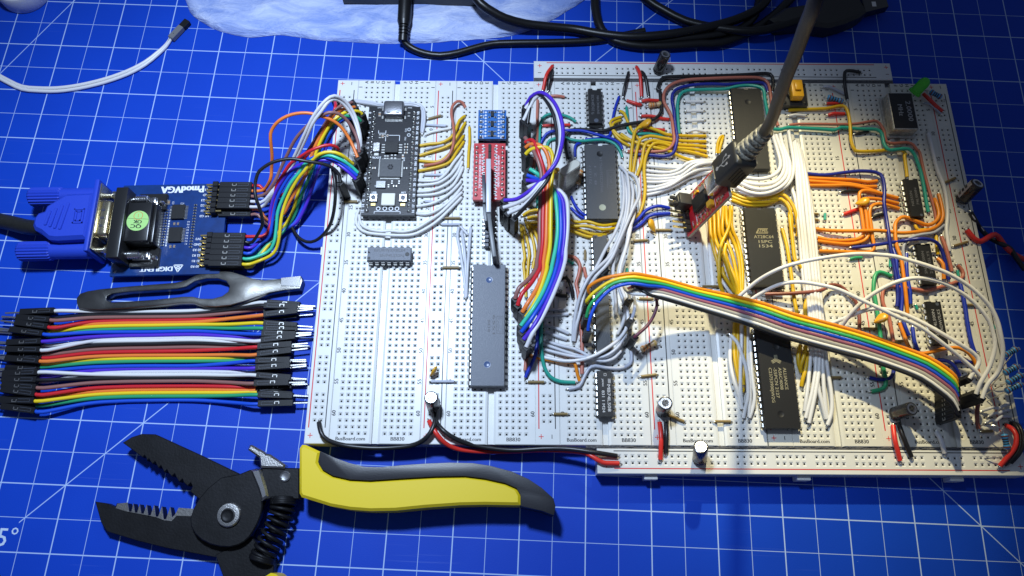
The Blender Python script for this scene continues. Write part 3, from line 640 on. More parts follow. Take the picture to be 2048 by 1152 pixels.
# ---- board 3 singles
W('teal', E('1512,382 1430,326 1300,290,1.8 1190,290,1.6 1110,340 1080,450 1075,600 1050,930') + ' ' + F('1050,280 1050,400'), 'long teal wire hooking over at the top of the third breadboard', 'single wires of the third breadboard')
W('red', E('1110,428 1250,420 1442,418'), 'short red wire crossing behind the oval loop', 'single wires of the third breadboard')
W('salmon', E('1210,72 1290,70 1372,84'), 'short brown wire right of the top of the oval loop', 'single wires of the third breadboard')
W('salmon', E('1052,122,2 1045,330 1052,500 1032,700 1002,930'), 'brown wire running down inside the oval loop', 'single wires of the third breadboard')
def I(s): return conv(s, 1140, 180)
W('blue', E('1090,640 1130,562 1200,502,1.8 1360,482') + ' ' + I('0,486,2.4 150,490 350,542,2.4 520,592 600,650 628,712'), 'long blue wire curving over the wide dotted chip', 'single wires of the third breadboard', h=2)
W('teal', E('1160,682 1190,612 1260,582 1400,572') + ' ' + I('0,592,1.8 130,612 300,600 430,602 540,650,1.8 600,730 628,808'), 'teal wire curving over the wide dotted chip under the blue one', 'single wires of the third breadboard', h=1.6)
W('black', '1375,835,1'.replace('1375,835', '1376,332') + ' 1371,300 1372,275 1385,262,1.4 1420,259'.replace('1371,300', '1371,300') if False else E('1412,832 1388,700 1386,600 1400,540 1440,502') + ' ' + I('0,484,1.6 150,474,1.6 330,488,1.6 430,484,1.8 560,440,2 700,410,2.2 850,384,2.2 960,368 1040,330 1092,260 1090,150 1076,0') + ' ' + conv('450,1080 470,1000 520,932 700,916 1100,910 1536,893', 1240, 0) + ' 1520,147 1540,148 1546,160 1545,182', 'long black wire running along the seam and down across the third breadboard', 'single wires of the third breadboard', r=.8, h=1.6)
W('blue', I('590,82 552,180 520,310 498,440 485,530 430,565 250,592,1 180,590'), 'dark blue wire bending beside the smallest top chip', 'single wires of the third breadboard', h=1)
W('blue', I('60,805 58,700 82,650 130,634'), 'short blue wire hooking left of the wide dotted chip', 'single wires of the third breadboard')
WG('yellow', [I('598,252 650,280 700,400 760,512 832,600,.9'), I('612,322 520,352 482,400 522,482 620,572 735,610,.9'), I('606,365 540,388 512,420 515,495 600,602 715,672,.9')], '{o} from the top of the yellow wires crossing the long black wire', 'yellow wires beside the yellow disc capacitor', h=1.4)
WG('yellow', ['1412,272 1385,272 1358,271 1335,269 1307,258 1285,253,3 1272,260,3 1266,280,2.6 1262,313 1260,345', '1412,283 1390,283 1358,281 1320,275 1300,272,3 1282,278,3 1275,295,2.6 1270,320 1266,345', '1412,293 1385,291 1355,289 1320,283 1305,281,3.4 1292,287,3.2 1287,300,2.6 1283,325 1274,352',
   '1413,303 1385,298 1350,295 1325,287 1308,287,3.6 1297,300,3.4 1290,320,2.8 1288,345 1290,372,2.5 1288,400,2.5 1280,425 1271,437', '1415,313 1390,306 1360,300 1330,295 1305,289,2 1290,285', '1417,323 1390,322 1365,315 1340,303 1310,295,3 1290,290,2.4 1262,281 1242,268'],
   '{o} from the top of six comb like yellow wires left of the USB plug', 'yellow comb of wires left of the USB plug', h=1.6, r=.74)
W('salmon', '1556,252 1545,223 1541,190 1535,165 1518,156 1480,155 1420,157 1373,160 1345,168 1330,182 1327,200 1332,212 1342,232,2.6 1347,265,3.6 1348,283,3.6 1338,298,3 1315,303 1285,303 1255,303', 'long brown wire bent in a frame round the big chip at the back', 'wires framing the big chip at the back', r=.76, h=1.5)
W('navy', '1535,182 1530,169 1518,165 1490,166 1455,169 1415,168 1373,172 1350,181 1344,196 1348,223 1350,248,2.6 1354,273,3.4 1352,290,3.4 1346,306,3 1330,312 1298,310 1272,309', 'long dark blue wire bent in a frame round the big chip at the back', 'wires framing the big chip at the back', r=.76, h=1.6)
def Lz(s): return conv(s, 1520, 140)
def Mz(s): return conv(s, 1680, 130)
def N(s): return conv(s, 1740, 300)
W('teal', '1358,268 1356,240 1355,210 1360,190 1374,181 1410,179 1450,178 1473,173,3 1495,171,3 1515,173,4 1527,180,4.5 1530,200,4 1535,227,2.4 1541,246,2 1548,258,2 1565,258 1577,255 1640,258 1670,260 1682,255 1720,258,1.8 1753,259,2 1764,268,2 1767,285,2 1773,296,2.4 1782,300,2.6 1800,298,2.6 1817,298,2.6 1828,308,2 1835,325,1.8 1842,345 1848,375 1853,405 1857,424', 'very long teal wire zigzagging from the big chip to the right hand breadboard', 'wires framing the big chip at the back', r=.78, h=1.6)
W('salmon', Lz('352,662 450,650 700,650 1100,650,2 1300,622 1400,614 1460,680 1492,750') + ' ' + Mz('555,920 650,940 800,930 880,960 930,1030') + ' ' + N('595,30 645,250 690,420 730,560 770,700 792,832'), 'brown wire running beside the long teal wire', 'wires framing the big chip at the back', r=.66, h=1)
W('yellow', Lz('340,482 600,470 800,460 950,432 1022,442 1062,532 1082,680,2.6 1092,850 1132,950 1180,975 1400,972') + ' ' + Mz('580,1016,1 700,1018 760,1030 788,1080') + ' ' + N('412,60 438,250 446,325'), 'stepped yellow wire crossing under the long teal wire', 'wires framing the big chip at the back', r=.74, h=1.2)
W('black', Lz('1200,30 1120,12,2 1035,12,3 1015,60,3.4 1020,200,2.6 1046,350'), 'black hooked wire from the back rail to the fifth breadboard', 'wires from the back rail', r=.8)
W('black', '1257,145 1250,170,2.4 1252,168,2.4 1246,193'.replace(' 1252,168,2.4', ''), 'short dark wire from the back rail, third from the left', 'wires from the back rail', r=.72)
W('black', '1284,144 1291,155,2.6 1297,192', 'short dark wire from the back rail, beside the second red one', 'wires from the back rail', r=.78)
W('red', '1273,134 1280,150,3 1283,193', 'red wire from the back rail beside two short black ones', 'wires from the back rail', r=.82)
W('red', '1105,132 1093,150,3 1086,180', 'red wire from the left end of the back rail', 'wires from the back rail', r=.8)
W('black', '1105,141 1100,155,3 1096,181', 'black wire from the left end of the back rail', 'wires from the back rail', r=.78)
W('red', I('682,128 800,165,1.6 850,178'), 'short red wire left of the striped resistor', 'short red wires of the fourth breadboard', r=.76)
W('red', I('862,138 930,120 1065,128'), 'short red wire above the striped resistor', 'short red wires of the fourth breadboard', r=.76)
W('red', I('856,312 980,312 1100,340 1185,352'), 'red wire ending under the long brown wire', 'short red wires of the fourth breadboard', r=.72)
W('red', I('880,488 960,470 1135,484'), 'red wire under the yellow disc capacitor', 'short red wires of the fourth breadboard', r=.8)
W('teal', I('678,205 690,330 690,440 712,500 760,528'), 'short teal wire under the yellow hooks', 'teal wires of the fourth breadboard')
W('teal', I('800,532 930,524 1145,552'), 'teal wire lying below the red one', 'teal wires of the fourth breadboard')
def J(s): return conv(s, 1340, 140)
WG('white', [J('188,380 400,378'), J('200,494 398,490'), J('205,612 405,602'), J('218,742 300,718 432,742')], '{o} from the top of the white links in the groove of the fourth breadboard', 'white links in the groove of the fourth breadboard', h=1.5, r=.6)
WG('yellow', [J('636,790 600,812 572,880 560,1000'), J('640,800 622,850 600,930 590,1000')], '{o} of two short yellow wires left of the USB plug', 'short yellow wires beside the USB plug', h=1.6)
# white comb left of the USB plug
WG('white', ['1288,331 1320,334 1360,336 1400,335 1425,330', '1290,341 1330,345 1355,340,2 1375,326,3.4 1400,321,4 1432,320,2', '1290,350 1330,352 1360,345,2.4 1385,328,4 1410,324,4.4 1434,326,2', '1290,357 1325,358 1360,353 1390,340,2.4 1432,337', '1290,364 1325,364 1360,358 1385,347,2 1425,344', '1290,374 1310,374 1345,364,3 1370,347,4 1395,330,5 1430,324,3', '1290,382 1310,380 1340,371,3 1370,352,3.6 1395,340,3.6 1430,335', '1292,390 1315,385 1350,371,2 1380,355 1426,343'],
   '{o} from the top of eight comb like white wires left of the red adapter', 'white comb of wires left of the red USB adapter', h=1.4, r=.70)
# pale bundle falling over the third board
GB = 'pale grey wires bundled over the third breadboard'
WG('ltgrey', ['1240,333 1253,347 1257,370,3 1258,400,5 1252,440,7 1240,480,8 1222,510,8 1200,532,8 1180,552,8 1165,580,7 1155,610,5 1148,645,3 1146,682', '1243,345 1247,370,3 1247,400,4 1243,430,6 1230,465,7 1210,500,7 1195,530,7 1177,560,6.5 1168,590,5 1160,625,4 1152,655,3 1149,682',
   '1246,352 1252,380,3 1253,410,4 1247,445,6 1236,478,6 1222,505,6 1207,530,6 1190,550,5.5 1175,580,4 1166,612,3', '1262,365 1266,385,3 1262,420,5 1247,470,6.5 1235,495,6.5 1228,520,6 1226,540,5 1227,570,4 1231,600,2 1232,630',
   '1257,345 1270,353,3 1278,375,5 1277,395,6.5 1265,420,8 1250,455,9 1237,485,9 1224,515,8.5 1208,536,8 1192,552,7.5 1180,570,6'],
   '{o} of the pale grey wires draped from the dotted chip to the front', GB, h=3, r=.72)
WG('r_white', ['1268,400 1268,430,5 1258,460,7 1253,490,7 1243,520,6.5 1237,545,6 1238,575,5 1246,600,4.5 1250,620,4 1246,645,3 1235,668', '1262,430 1262,450,6 1256,480,8 1248,510,8 1240,540,7 1240,570,6.5 1248,590,6 1254,615,6 1256,640,6 1251,660,6 1236,680,6 1212,698,6 1187,712,5 1160,720,4 1130,722,3 1100,717,2 1066,710'],
   '{o} of the cream wires draped over the third breadboard', GB, h=3, r=.74)
WG('ltgrey', ['1090,650 1117,658 1137,667', '1090,663 1113,672 1133,679', '1063,680 1087,688 1130,703 1167,714,2 1195,717,3 1220,710,4 1240,692,4 1250,665,4', '1087,680 1117,690 1150,698 1170,708,2 1200,722,2.6 1225,718,3 1242,702,3', '1065,692 1100,702 1142,712 1175,715,3 1208,713,4 1234,696,5 1252,668,5', '1094,619 1130,619', '1090,632 1137,628'],
   '{o} of the pale grey wires lying across the lower third breadboard', 'pale grey wires across the lower third breadboard', h=1.4, r=.68)
W('grey', '1137,778 1158,773 1167,757 1177,738 1190,732 1208,735 1230,737 1247,735 1260,728 1263,718 1262,703', 'bluish grey wire snaking round the top of the chip marked MB74LS08', 'single wires of the third breadboard', h=1.1, r=.74)
W('teal', '1090,555 1086,590 1083,640,1.8 1082,665,2.6 1083,700,3 1088,732,2 1100,753 1120,763 1150,765', 'long teal wire hanging from the rainbow ribbon to the front rail', 'single wires of the third breadboard', h=1.4, r=.78)
W('blue', '1081,582 1076,650,2 1073,698,3 1067,720,2 1057,740 1051,755', 'dark blue wire under the lower end of the rainbow ribbon', 'single wires of the third breadboard', h=1.4, r=.76)
W('salmon', '1053,700 1052,720 1050,741', 'short brown wire below the lower housings of the rainbow ribbon', 'single wires of the third breadboard', h=1, r=.76)
W('salmon', '1133,512 1150,515,2 1160,530,2.4 1157,552 1152,568 1156,585,1.8 1161,640 1164,690 1164,748', 'long brown wire running down beside the narrow chips', 'single wires of the third breadboard', h=1.4, r=.78)
W('salmon', '1168,535 1171,550 1175,558,2', 'short brown wire stub beside the grey wires', 'single wires of the third breadboard', h=1, r=.74)
W('black', '1121,558 1133,556,2 1142,572,2.4 1146,596', 'short black hooked wire right of the rainbow ribbon', 'single wires of the third breadboard', h=1, r=.76)
W('black', '1110,588 1120,591 1134,592', 'short black wire ending at row forty', 'single wires of the third breadboard', h=1, r=.76)
W('orange', '1060,711 1090,718 1114,722 1140,724,2 1150,728,2.2 1154,745 1159,762', 'orange wire passing under the cream wire near the front', 'single wires of the third breadboard', h=1, r=.72)
W('teal', '1131,519 1147,527', 'teal wire stub right of the rainbow ribbon', 'single wires of the third breadboard')
W('blue', '1142,393 1150,410 1162,425,2 1184,440', 'upper of two dark blue wires left of the dotted chip', 'single wires of the third breadboard', h=1.4)
W('blue', '1142,416 1150,424 1162,434 1184,443', 'lower of two dark blue wires left of the dotted chip', 'single wires of the third breadboard', h=1.2)
W('blue', '1266,448 1282,432 1293,420,2 1315,412,2.2 1339,416', 'upper blue wire running to the header of the red USB adapter', 'blue wires to the red USB adapter', h=1.8, r=.74)
W('blue', '1262,460 1282,448 1298,432,1.8 1318,428 1340,427', 'lower blue wire running to the header of the red USB adapter', 'blue wires to the red USB adapter', h=1.6, r=.74)
# ---- between boards 4, 5: yellow and white bundles round the big chips
GY = 'yellow wires bundled left of the chip marked AT28C64'
T = lambda s: conv(s, 1380, 440)
WG('yellow', [T('230,-160,1.2 240,0,2 250,180,3 290,370,3 330,500,3 350,650,3 370,800,2 400,870,1'), T('280,-160,1.2 290,0,2.4 300,200,3.4 350,350,3 420,480,2.6 470,640,2.4 530,800,2 560,890,1'), T('330,-160,1.2 340,0,3 350,180,3.6 400,300,3 450,500,2.6 520,650,2.6 570,800,2 590,900,1'), T('400,-160,1.2 390,0,3 390,150,3.4 440,260,3 500,400,3 540,560,2.6 570,720,2 590,870,1'),
   T('480,-160,1.2 480,0,3.6 450,130,5 380,280,5.6 350,450,5 350,650,4 350,740,3 390,860,1'), T('430,-160,1.2 440,30,3.4 480,180,3.8 540,300,3 580,450,2.6 600,600,2 610,860,1'), T('500,-160,1.2 500,80,2.6 570,260,2.4 610,420,2 630,620,1.6 622,860,1'), T('430,290,4 410,400,4.4 440,500,4 500,700,3 560,880,1'), T('390,570,3 400,650,3.4 460,750,3 530,860,1')],
   '{o} yellow wire from the left in the braid beside the chip marked AT28C64', GY, r=.78)
W('white', '1439,553 1448,568,3 1458,582,2.6 1468,594', 'white wire lying in the yellow braid', GY, h=2)
P_ = lambda s: conv(s, 1320, 300)
WG('yellow', ['1463,384 1487,396,2.4 1520,397,2.6 1553,391,3 1566,379,3', '1463,393 1495,404,2 1537,404,2 1560,398,2', '1463,400 1495,410 1530,410 1548,403', '1540,390,2.6 1565,389,3 1582,405,3.4 1592,430,3 1596,465,1.2', '1540,398,2.4 1562,398,2.6 1577,413,2.8 1583,438,2.4 1582,475,1.2'], '{o} of the yellow wires passing between the two big black chips', 'yellow wires between the big black chips', r=.78)
WG('yellow', ['1579,425,2 1580,440,2.4 1585,482,3 1590,520,3 1602,533,3 1612,553,3 1612,578,3 1614,607,2.6 1615,640,1.6', '1564,457,1 1573,490,2 1580,533,2.6 1585,573,2.6 1590,607,2.4 1597,640,1.6', '1590,455 1597,448,2 1597,462,2 1593,472', '1600,520,2.6 1607,540,3 1617,560,3.4 1617,590,3.4 1610,612,3 1612,640,2', '1620,592,2.6 1632,603,3 1637,617,3 1634,630,2.6 1628,645,2'],
   '{o} of the yellow wires right of the chip marked AT28C64', 'yellow wires right of the big black chips', r=.78)
WG('yellow', ['1601,690,2 1597,710,2.4 1597,727,2 1603,745,1', '1612,692,2.4 1608,712,2.8 1602,730,2 1601,742,1', '1617,705,2 1612,735,2.6 1605,760,1.6 1603,772'], '{o} of the yellow wires below the ribbon, right of the ALLIANCE chip', 'yellow wires right of the big black chips', r=.82)
WG('yellow', ['1470,646,2 1468,680,2.4 1470,720,2.4 1478,760,2 1485,785,1', '1476,646,2 1475,690,2.6 1478,730,2.4 1487,770,2', '1489,650,2 1490,700,2.2 1487,750,2 1486,782,1'], '{o} of the yellow wires below the ribbon, left of the ALLIANCE chip', 'yellow wires left of the ALLIANCE chip', r=.8)
WG('white', ['1462,672,2 1460,717,2.4 1467,758,2.4 1478,790,1.6 1484,818', '1460,670,3 1473,683,3.6 1483,707,3.6 1493,742,3.4 1496,790,2.6 1491,815,1.6 1487,836', '1483,650,3 1483,693,3.2 1481,733,3 1481,780,2 1484,806', '1496,650,2 1495,700,2.4 1498,750,2.4 1500,790,2 1498,834', '1500,683,3 1504,750,3 1509,790,2.4 1506,815,1.4 1499,836'],
   '{o} of the white wires left of the ALLIANCE chip', 'white wires left of the ALLIANCE chip', r=.76)
GW = 'straight white wires on the fifth breadboard'
WG('white', ['1587,285,1 1592,330,3 1597,400,4 1604,470,4 1610,540,4 1618,620,3.6 1622,690,3 1617,760,2.6 1612,800,2 1609,822,1', '1590,282,1 1598,330,3.4 1603,400,4.6 1611,480,4.6 1619,560,4.6 1628,640,4 1632,720,3.4 1625,780,2.6 1611,836,1', '1594,287,1 1604,330,3.6 1611,400,5 1618,470,5 1626,550,5 1635,640,4.4 1639,720,3.6 1632,780,2.8 1618,846,1', '1597,290,1 1609,340,3.4 1618,400,4.8 1624,470,4.8 1632,550,4.8 1641,640,4.2 1645,720,3.4 1648,780,2.6 1654,836,1',
   '1602,300,1 1612,350,3 1622,410,4.2 1630,480,4.2 1638,560,4.2 1646,650,3.6 1654,730,3 1663,790,2.4 1663,825,1.8 1655,850,1', '1583,375,1 1592,405,2.6 1599,470,3 1605,540,3 1612,600,2.6', '1588,288,1 1595,330,3 1600,400,4 1607,475,4 1615,550,4 1624,630,3.6 1628,700,3 1636,770,2.6 1645,810,1.8 1652,838,1'],
   '{o} of the straight white wires bundled down the fifth breadboard', GW, r=.80)
W('grey', '1640,592,1 1643,610,2.4 1648,645,2', 'grey wire beside the straight white bundle', GW, r=.82)
WG('white', ['1543,262,1 1556,305,3 1561,327,4 1556,343,5 1540,354,5.4 1517,358,5 1490,355,4', '1552,270,1 1568,318,3.4 1566,345,5 1549,364,6 1520,369,6 1495,365,5 1476,358,4', '1560,268,1 1573,325,3.6 1572,350,5 1557,368,6.4 1533,378,6.6 1507,377,6 1480,366,4.4', '1566,290,2 1579,325,4 1578,355,5 1560,375,6 1530,387,6 1500,385,5 1467,371,3.4', '1577,262,1 1587,320,3 1586,345,4 1576,368,5 1545,386,5 1510,390,4.4 1480,384,3'],
   '{o} of the cream wires curving in a bowl below the USB plug', 'cream wires curving below the USB plug', r=.84)
# white links, resistor lead wires on board 5
WG('white', [Lz('312,430 420,420 520,424'), Lz('350,552 420,536 540,548')], '{o} of the white links beside the push button', 'white links beside the push button', r=.6, h=1.4)
W('grey', Lz('762,205 830,200,1.6 1022,292'), 'grey wire slanting below the push button', 'single wires of the fifth breadboard', r=.66)
W('red', Lz('800,402 900,398 985,408'), 'short red wire hidden behind the stepped yellow wire', 'single wires of the fifth breadboard', r=.66)
W('red', Lz('820,542 880,522,1.4 1012,526'), 'short arched red wire below the blue resistor', 'single wires of the fifth breadboard', r=.74)
O = lambda s: conv(s, 1540, 280)
W('black', O('855,622 900,615 1090,612'), 'short black wire below the orange wires', 'single wires of the fifth breadboard', r=.72)
W('red', O('885,890 960,862 1072,822'), 'slanting red wire below the yellow droplet capacitor', 'single wires of the fifth breadboard', r=.76)
W('black', O('1232,928 1300,902 1375,892'), 'short black wire between the blue and orange wires', 'single wires of the fifth breadboard', r=.8)
W('black', Lz('1140,768,.6 1200,752 1300,742'), 'dark wire stub under the long teal wire', 'single wires of the fifth breadboard', r=.6)
GO = 'orange wires of the fifth and sixth breadboards'
WG('orange', ['1615,356 1657,358 1707,360 1735,364 1754,362', '1615,362 1660,365 1700,368 1730,373 1753,373', '1616,371 1660,371 1700,371,1.6 1740,379 1765,388 1796,396'], '{o} from the top of the three orange wires running right from the white bundle', GO, h=1.2, r=.78)
WG('orange', ['1635,475 1660,480 1693,481 1718,477,1.6 1728,467,2 1727,453,2.4 1723,425,2.4 1718,392,2.4 1724,382,2.4 1740,382,2 1765,388 1794,396', '1635,482 1677,487 1702,488 1727,482,1.6 1737,470,2 1735,453,2.4 1732,425,2.6 1727,404,2.6 1734,397,2.4 1762,399 1797,407', '1638,502 1677,503 1727,505 1744,502,1.6 1748,492,2 1745,475,2 1742,450,2.4 1739,428,2.6 1742,414,2.6 1754,408,2.2 1773,410 1798,417'],
   '{o} from the left of the three orange wires turning up past the yellow droplet', GO, h=1.2, r=.78)
W('orange', '1627,457 1660,461 1710,462,3 1752,461,3.4 1785,464,2.4 1800,466 1823,465 1857,460 1877,450,1.8 1886,433,1.8 1882,405 1877,388', 'long orange wire running straight right then hooking up beside the first small chip', GO, h=1.6, r=.78)
W('orange', '1869,398 1873,407,2 1878,430,2.4 1870,444,2.4 1855,450,2 1832,442,2 1815,435,2 1802,435,2 1792,445,2 1790,458,2.4 1793,490,2.4 1802,517,2.4 1808,558,2.4 1812,592,2 1815,627', 'orange wire looping under the first small chip then running down', GO, h=2, r=.82)
W('orange', '1875,517 1886,528,1.8 1888,558', 'short orange wire right of the second small chip', GO, r=.78)
W('orange', '1799,646 1810,675 1816,690 1826,703,2 1845,707,2.6 1867,703,3 1892,697,3 1917,696,3 1938,707,2.6 1951,726,2 1958,750', 'orange wire emerging from under the ribbon and arching right', GO, h=1.2, r=.76)
GBL = 'dark blue wires of the right hand breadboard'
W('navy', '1612,347 1648,350 1690,345 1723,342,2 1753,345,2 1765,355,2.2 1769,380,2.2 1768,405,2.6 1773,438,2.6 1778,472,3.4 1782,500,3 1787,525,2.4 1793,558,2 1796,592 1794,613', 'very long blue wire running right and then down past the orange wires', GBL, h=1.6, r=.8)
W('blue', '1785,495 1792,517,1.8 1795,547 1803,575 1804,600 1802,625', 'blue wire beside the very long one', GBL, h=1.4, r=.76)
W('blue', '1813,507 1813,533 1815,558 1820,583 1821,608', 'blue wire right of the vertical orange wire', GBL, h=1.2, r=.8)
W('navy', '1703,495 1735,492,2 1777,486,2.6 1810,481,2.6 1832,478,5 1853,478,5.4 1873,485,4 1883,500,2.6 1892,530 1897,560', 'dark blue wire arching over the second small chip', GBL, h=2, r=.76)
W('blue', '1920,566 1926,592 1932,625 1934,642 1942,683 1950,707', 'straight blue wire down the right hand breadboard', GBL, h=1.1, r=.86)
W('blue', '1825,655 1829,683 1837,703', 'short blue wire ending under the ribbon', GBL, h=1.2, r=.78)
W('blue', '1806,640 1811,655 1818,671', 'blue wire stub beside the orange one above the ribbon', GBL, h=1.2, r=.76)
W('navy', '1875,720 1895,722,2 1909,733,2 1919,752', 'dark blue wire bending down behind the ribbon end', GBL, h=2, r=.8)
W('navy', '1908,725 1925,723 1944,725', 'short dark blue wire behind the ribbon end', GBL, h=1.2, r=.8)
W('navy', '1739,755 1760,759 1778,757,1.6 1786,748,2 1787,740', 'dark blue wire hooking out below the ribbon', GBL, h=1.2, r=.8)
W('grey', '1812,533 1807,508 1808,490,1.8 1822,475,2 1843,469,2.4 1868,465,2 1888,450', 'grey wire arching over the second small chip', 'single wires of the right hand breadboard', h=2, r=.66)
W('white', '1856,267 1862,288 1867,310 1875,340 1887,370 1893,400 1895,430 1893,460 1897,490 1899,502', 'long white wire wandering down the right hand breadboard', 'single wires of the right hand breadboard', h=1.3, r=.84)
W('salmon', '1915,530 1924,540 1926,553 1912,564 1885,573 1852,581 1827,578 1793,573,1 1775,573 1766,582 1765,600 1768,612 1777,632 1782,655 1787,684', 'long brown wire hooking round the green stub and back to the left', 'single wires of the right hand breadboard', h=1.3, r=.76)
W('brown', '1530,588,2 1580,587,4 1636,582,5 1650,577,4 1660,570,3 1680,572,2 1700,590 1715,610 1719,640 1718,664', 'dark brown wire crossing the straight white bundle', 'single wires of the fifth breadboard', h=1.4, r=.76)
W('salmon', '1883,473 1893,500 1904,543', 'short brown wire right of the second small chip', 'single wires of the right hand breadboard', h=1.2, r=.78)
W('green', '1783,552 1760,544 1750,552 1747,578 1752,608 1760,663,2 1766,730,1.6 1772,762 1766,777 1743,783', 'long green wire passing under the ribbon in the gap of the boards', 'single wires of the right hand breadboard', h=1.3, r=.84)
W('green', '1700,518 1711,515 1724,515', 'short green wire under the upper white arc', 'single wires of the fifth breadboard', r=.6)
W('teal', '1781,520 1781,534', 'short teal wire beside the very long blue wire', 'single wires of the right hand breadboard', r=.7)
W('yellow', '1830,450 1837,460 1856,458', 'short yellow wire under the orange loop', 'single wires of the right hand breadboard', r=.7)
W('yellow', '1872,472 1874,490,1.6 1876,509', 'short yellow wire right of the second small chip', 'single wires of the right hand breadboard', r=.74)
for i, (s, l) in enumerate([('1650,427 1650,440', 'left of the orange verticals'), ('1915,541 1917,553', 'inside the brown hook'), ('1831,610 1835,619', 'left of the third small chip'), ('1835,648 1840,655', 'under the crossing white arcs'), ('1254,537 1254,545', 'above the rainbow arch'), ('1985,650 1989,658', 'between the two outermost white arcs')]):
    W('teal', s, 'tiny green wire link ' + l, 'tiny green wire links', h=.7, r=.62, bare=.8)
# tan jumpers bridging to the rails
TN = ['856,238 882,231', '688,403 715,403', '890,436 920,436', '885,535 918,535', '1056,764 1088,764', '1107,828 1135,828', '1170,501 1170,520', '1312,460 1342,460', '1267,482 1295,480', '1282,753 1313,749', '1335,830 1368,843', '1430,843 1461,843', '1405,573 1437,573', '1886,367 1911,356', '1908,492 1935,484', '1935,610 1953,610', '1727,657 1765,658', '1790,683 1806,682', '1662,755 1682,755', '1622,428 1636,428', '1623,439 1636,440', '1278,597 1306,598', '1628,492 1640,493', '1963,863 1985,862']
TL = ['right of the microcontroller board near row seven', 'left of the lower corner of the microcontroller board', 'at row twenty eight between the first two boards', 'at row thirty five between the first two boards', 'below the lower housings of the upright ribbon', 'left of the chip marked MB74LS08', 'standing upright left of the narrow chips', 'beside the lower yellow disc capacitor', 'at row thirty one right of the pale wires', 'at row fifty four right of the chip marked MB74LS08', 'under the capacitor of the fourth breadboard', 'left of the lower end of the ALLIANCE chip', 'left of the yellow braid', 'below the back of the right hand rail', 'beside the end of the long white wire', 'below the two white arcs near row forty one', 'beside the yellow pointed capacitor', 'between the brown and orange wires above the ribbon', 'right of the straight white wires near row fifty six', 'right of the white bundle near row twenty six, the upper one', 'right of the white bundle near row twenty six, the lower one', 'half under the rainbow arch', 'right of the white bundle near row thirty three', 'near the beige twisted leads']
for s, l in zip(TN, TL): W('tan', s, 'short tan jumper ' + l, 'short tan jumpers', h=.8, r=.58, bare=1.6)
for s, l in [('853,250 892,252', 'grey jumper right of the microcontroller board, the uppermost'), ('852,299 888,290', 'grey jumper between the upper yellow wires'), ('850,350 886,350', 'grey jumper below the lowest yellow wire'), ('883,449 920,449', 'grey jumper just below a tan one near row twenty nine'), ('862,763 908,763', 'grey jumper below the yellow pointed capacitor of the first board'), ('850,403 880,404', 'grey jumper between the lower white wires')]:
    W('grey', s, l, 'grey jumpers', h=.8, r=.55, bare=1.4)
W('white', '855,268 862,264 902,256', 'short white wire above the yellow fan', 'single wires of the first breadboards', r=.62)
# ---- power leads at the front
W('black', '638,845,1 642,865,2.5 655,880,2 690,891,0 740,896,-1 790,895,-1 830,889,0 855,873,3 868,850,3 871,828,1', 'black wire drooping over the front edge of the first breadboard', 'power leads at the front edge', r=.95)
W('black', '873,845,1 885,860,3 910,877,2 950,891,-1 1020,900,-2 1090,897,-1 1140,898,1 1190,905,2.4 1234,912,1', 'long black lead running along the front to the front rail', 'power leads at the front edge', r=.95)
W('red', '858,842,1 872,866,3 890,886,1 915,898,-2 960,903,-4 1020,903,-5 1090,900,-3 1160,904,0 1185,913,1.6 1205,925,1.6 1238,927,1', 'long red lead running along the front to the front rail', 'power leads at the front edge', r=.95)
for c, s, l in [('red', '1319,845 1322,875,2.4 1321,919', 'red wire bridging to the front rail beside a black one'), ('black', '1332,845 1333,870,2.2 1332,906', 'black wire bridging to the front rail beside a red one'), ('red', '1786,851 1790,880,2.4 1800,921', 'red wire bridging to the front rail near the right, beside a frayed black one'), ('black', '1797,846 1806,872,2.2 1823,914', 'frayed black wire bridging to the front rail near the right'), ('r_white', '1872,864 1882,880,2 1889,906', 'grey white wire bridging to the front rail across the printed lettering')]:
    W(c, s, l, 'wires bridging to the front rail', r=.92)
# twisted red and black supply lead at the right edge
W('red', '1934,460,1 1948,477,1 1962,483,.5 1977,474,0 1990,469,-1 2000,478,-3 2011,494,-5 2026,507,-6 2050,520,-6.5', 'red lead of the twisted pair leaving at the right edge', 'twisted supply pair', r=1.15, ends='bn')
W('black', '1941,424,1 1950,440,0 1960,456,-4 1975,472,-6 1990,482,-5 2003,488,-3.5 2020,497,-6 2032,515,-4.5 2050,540,-5.5', 'black lead of the twisted pair leaving at the right edge', 'twisted supply pair', r=1.05, ends='bn')
W('r_white', '1941,424,1.2 1949,437,1.2 1958,449,-2 1968,462,-4', 'thin pale wire lying along the start of the black lead', 'twisted supply pair', r=.25, ends='bn')
# ---- flying white arcs
GA = 'long white wires arching over the right hand boards'
ar = dict(ends='nV', r=.82)
W('white', '1478,593,2 1513,563,8 1547,543,14 1580,530,17 1636,517.5,20 1710,508,23 1777,511,25 1810,518,26 1860,533,27 1902,550,27 1943,576,26 1977,609,25 1993,638,24 2001,668,23 2006,706,21 1997,742,18 1975,769,16 1964,797,14.5', 'highest and longest white arc over the right hand boards', GA, **ar)
W('white', '1498,602,2 1530,582,7 1563,568,11 1597,564,14 1636,569,16 1677,579,18 1727,602,19 1760,617,20 1793,633,20 1842,655,20 1892,692,19 1925,719,17 1950,741,16 1965,757,15', 'white arc sloping down under the other arcs', GA, ends='nn', r=.82)
W('white', '1683,653,6 1698,632,10 1720,608,14 1752,584,18 1793,564,21 1835,556,23 1877,563,24 1918,582,24 1952,609,23 1977,640,22 1985,662,21 1990,692,20 1979,733,18 1960,767,16 1952,788,14.5', 'second highest white arc rising from under the ribbon', GA, **ar)
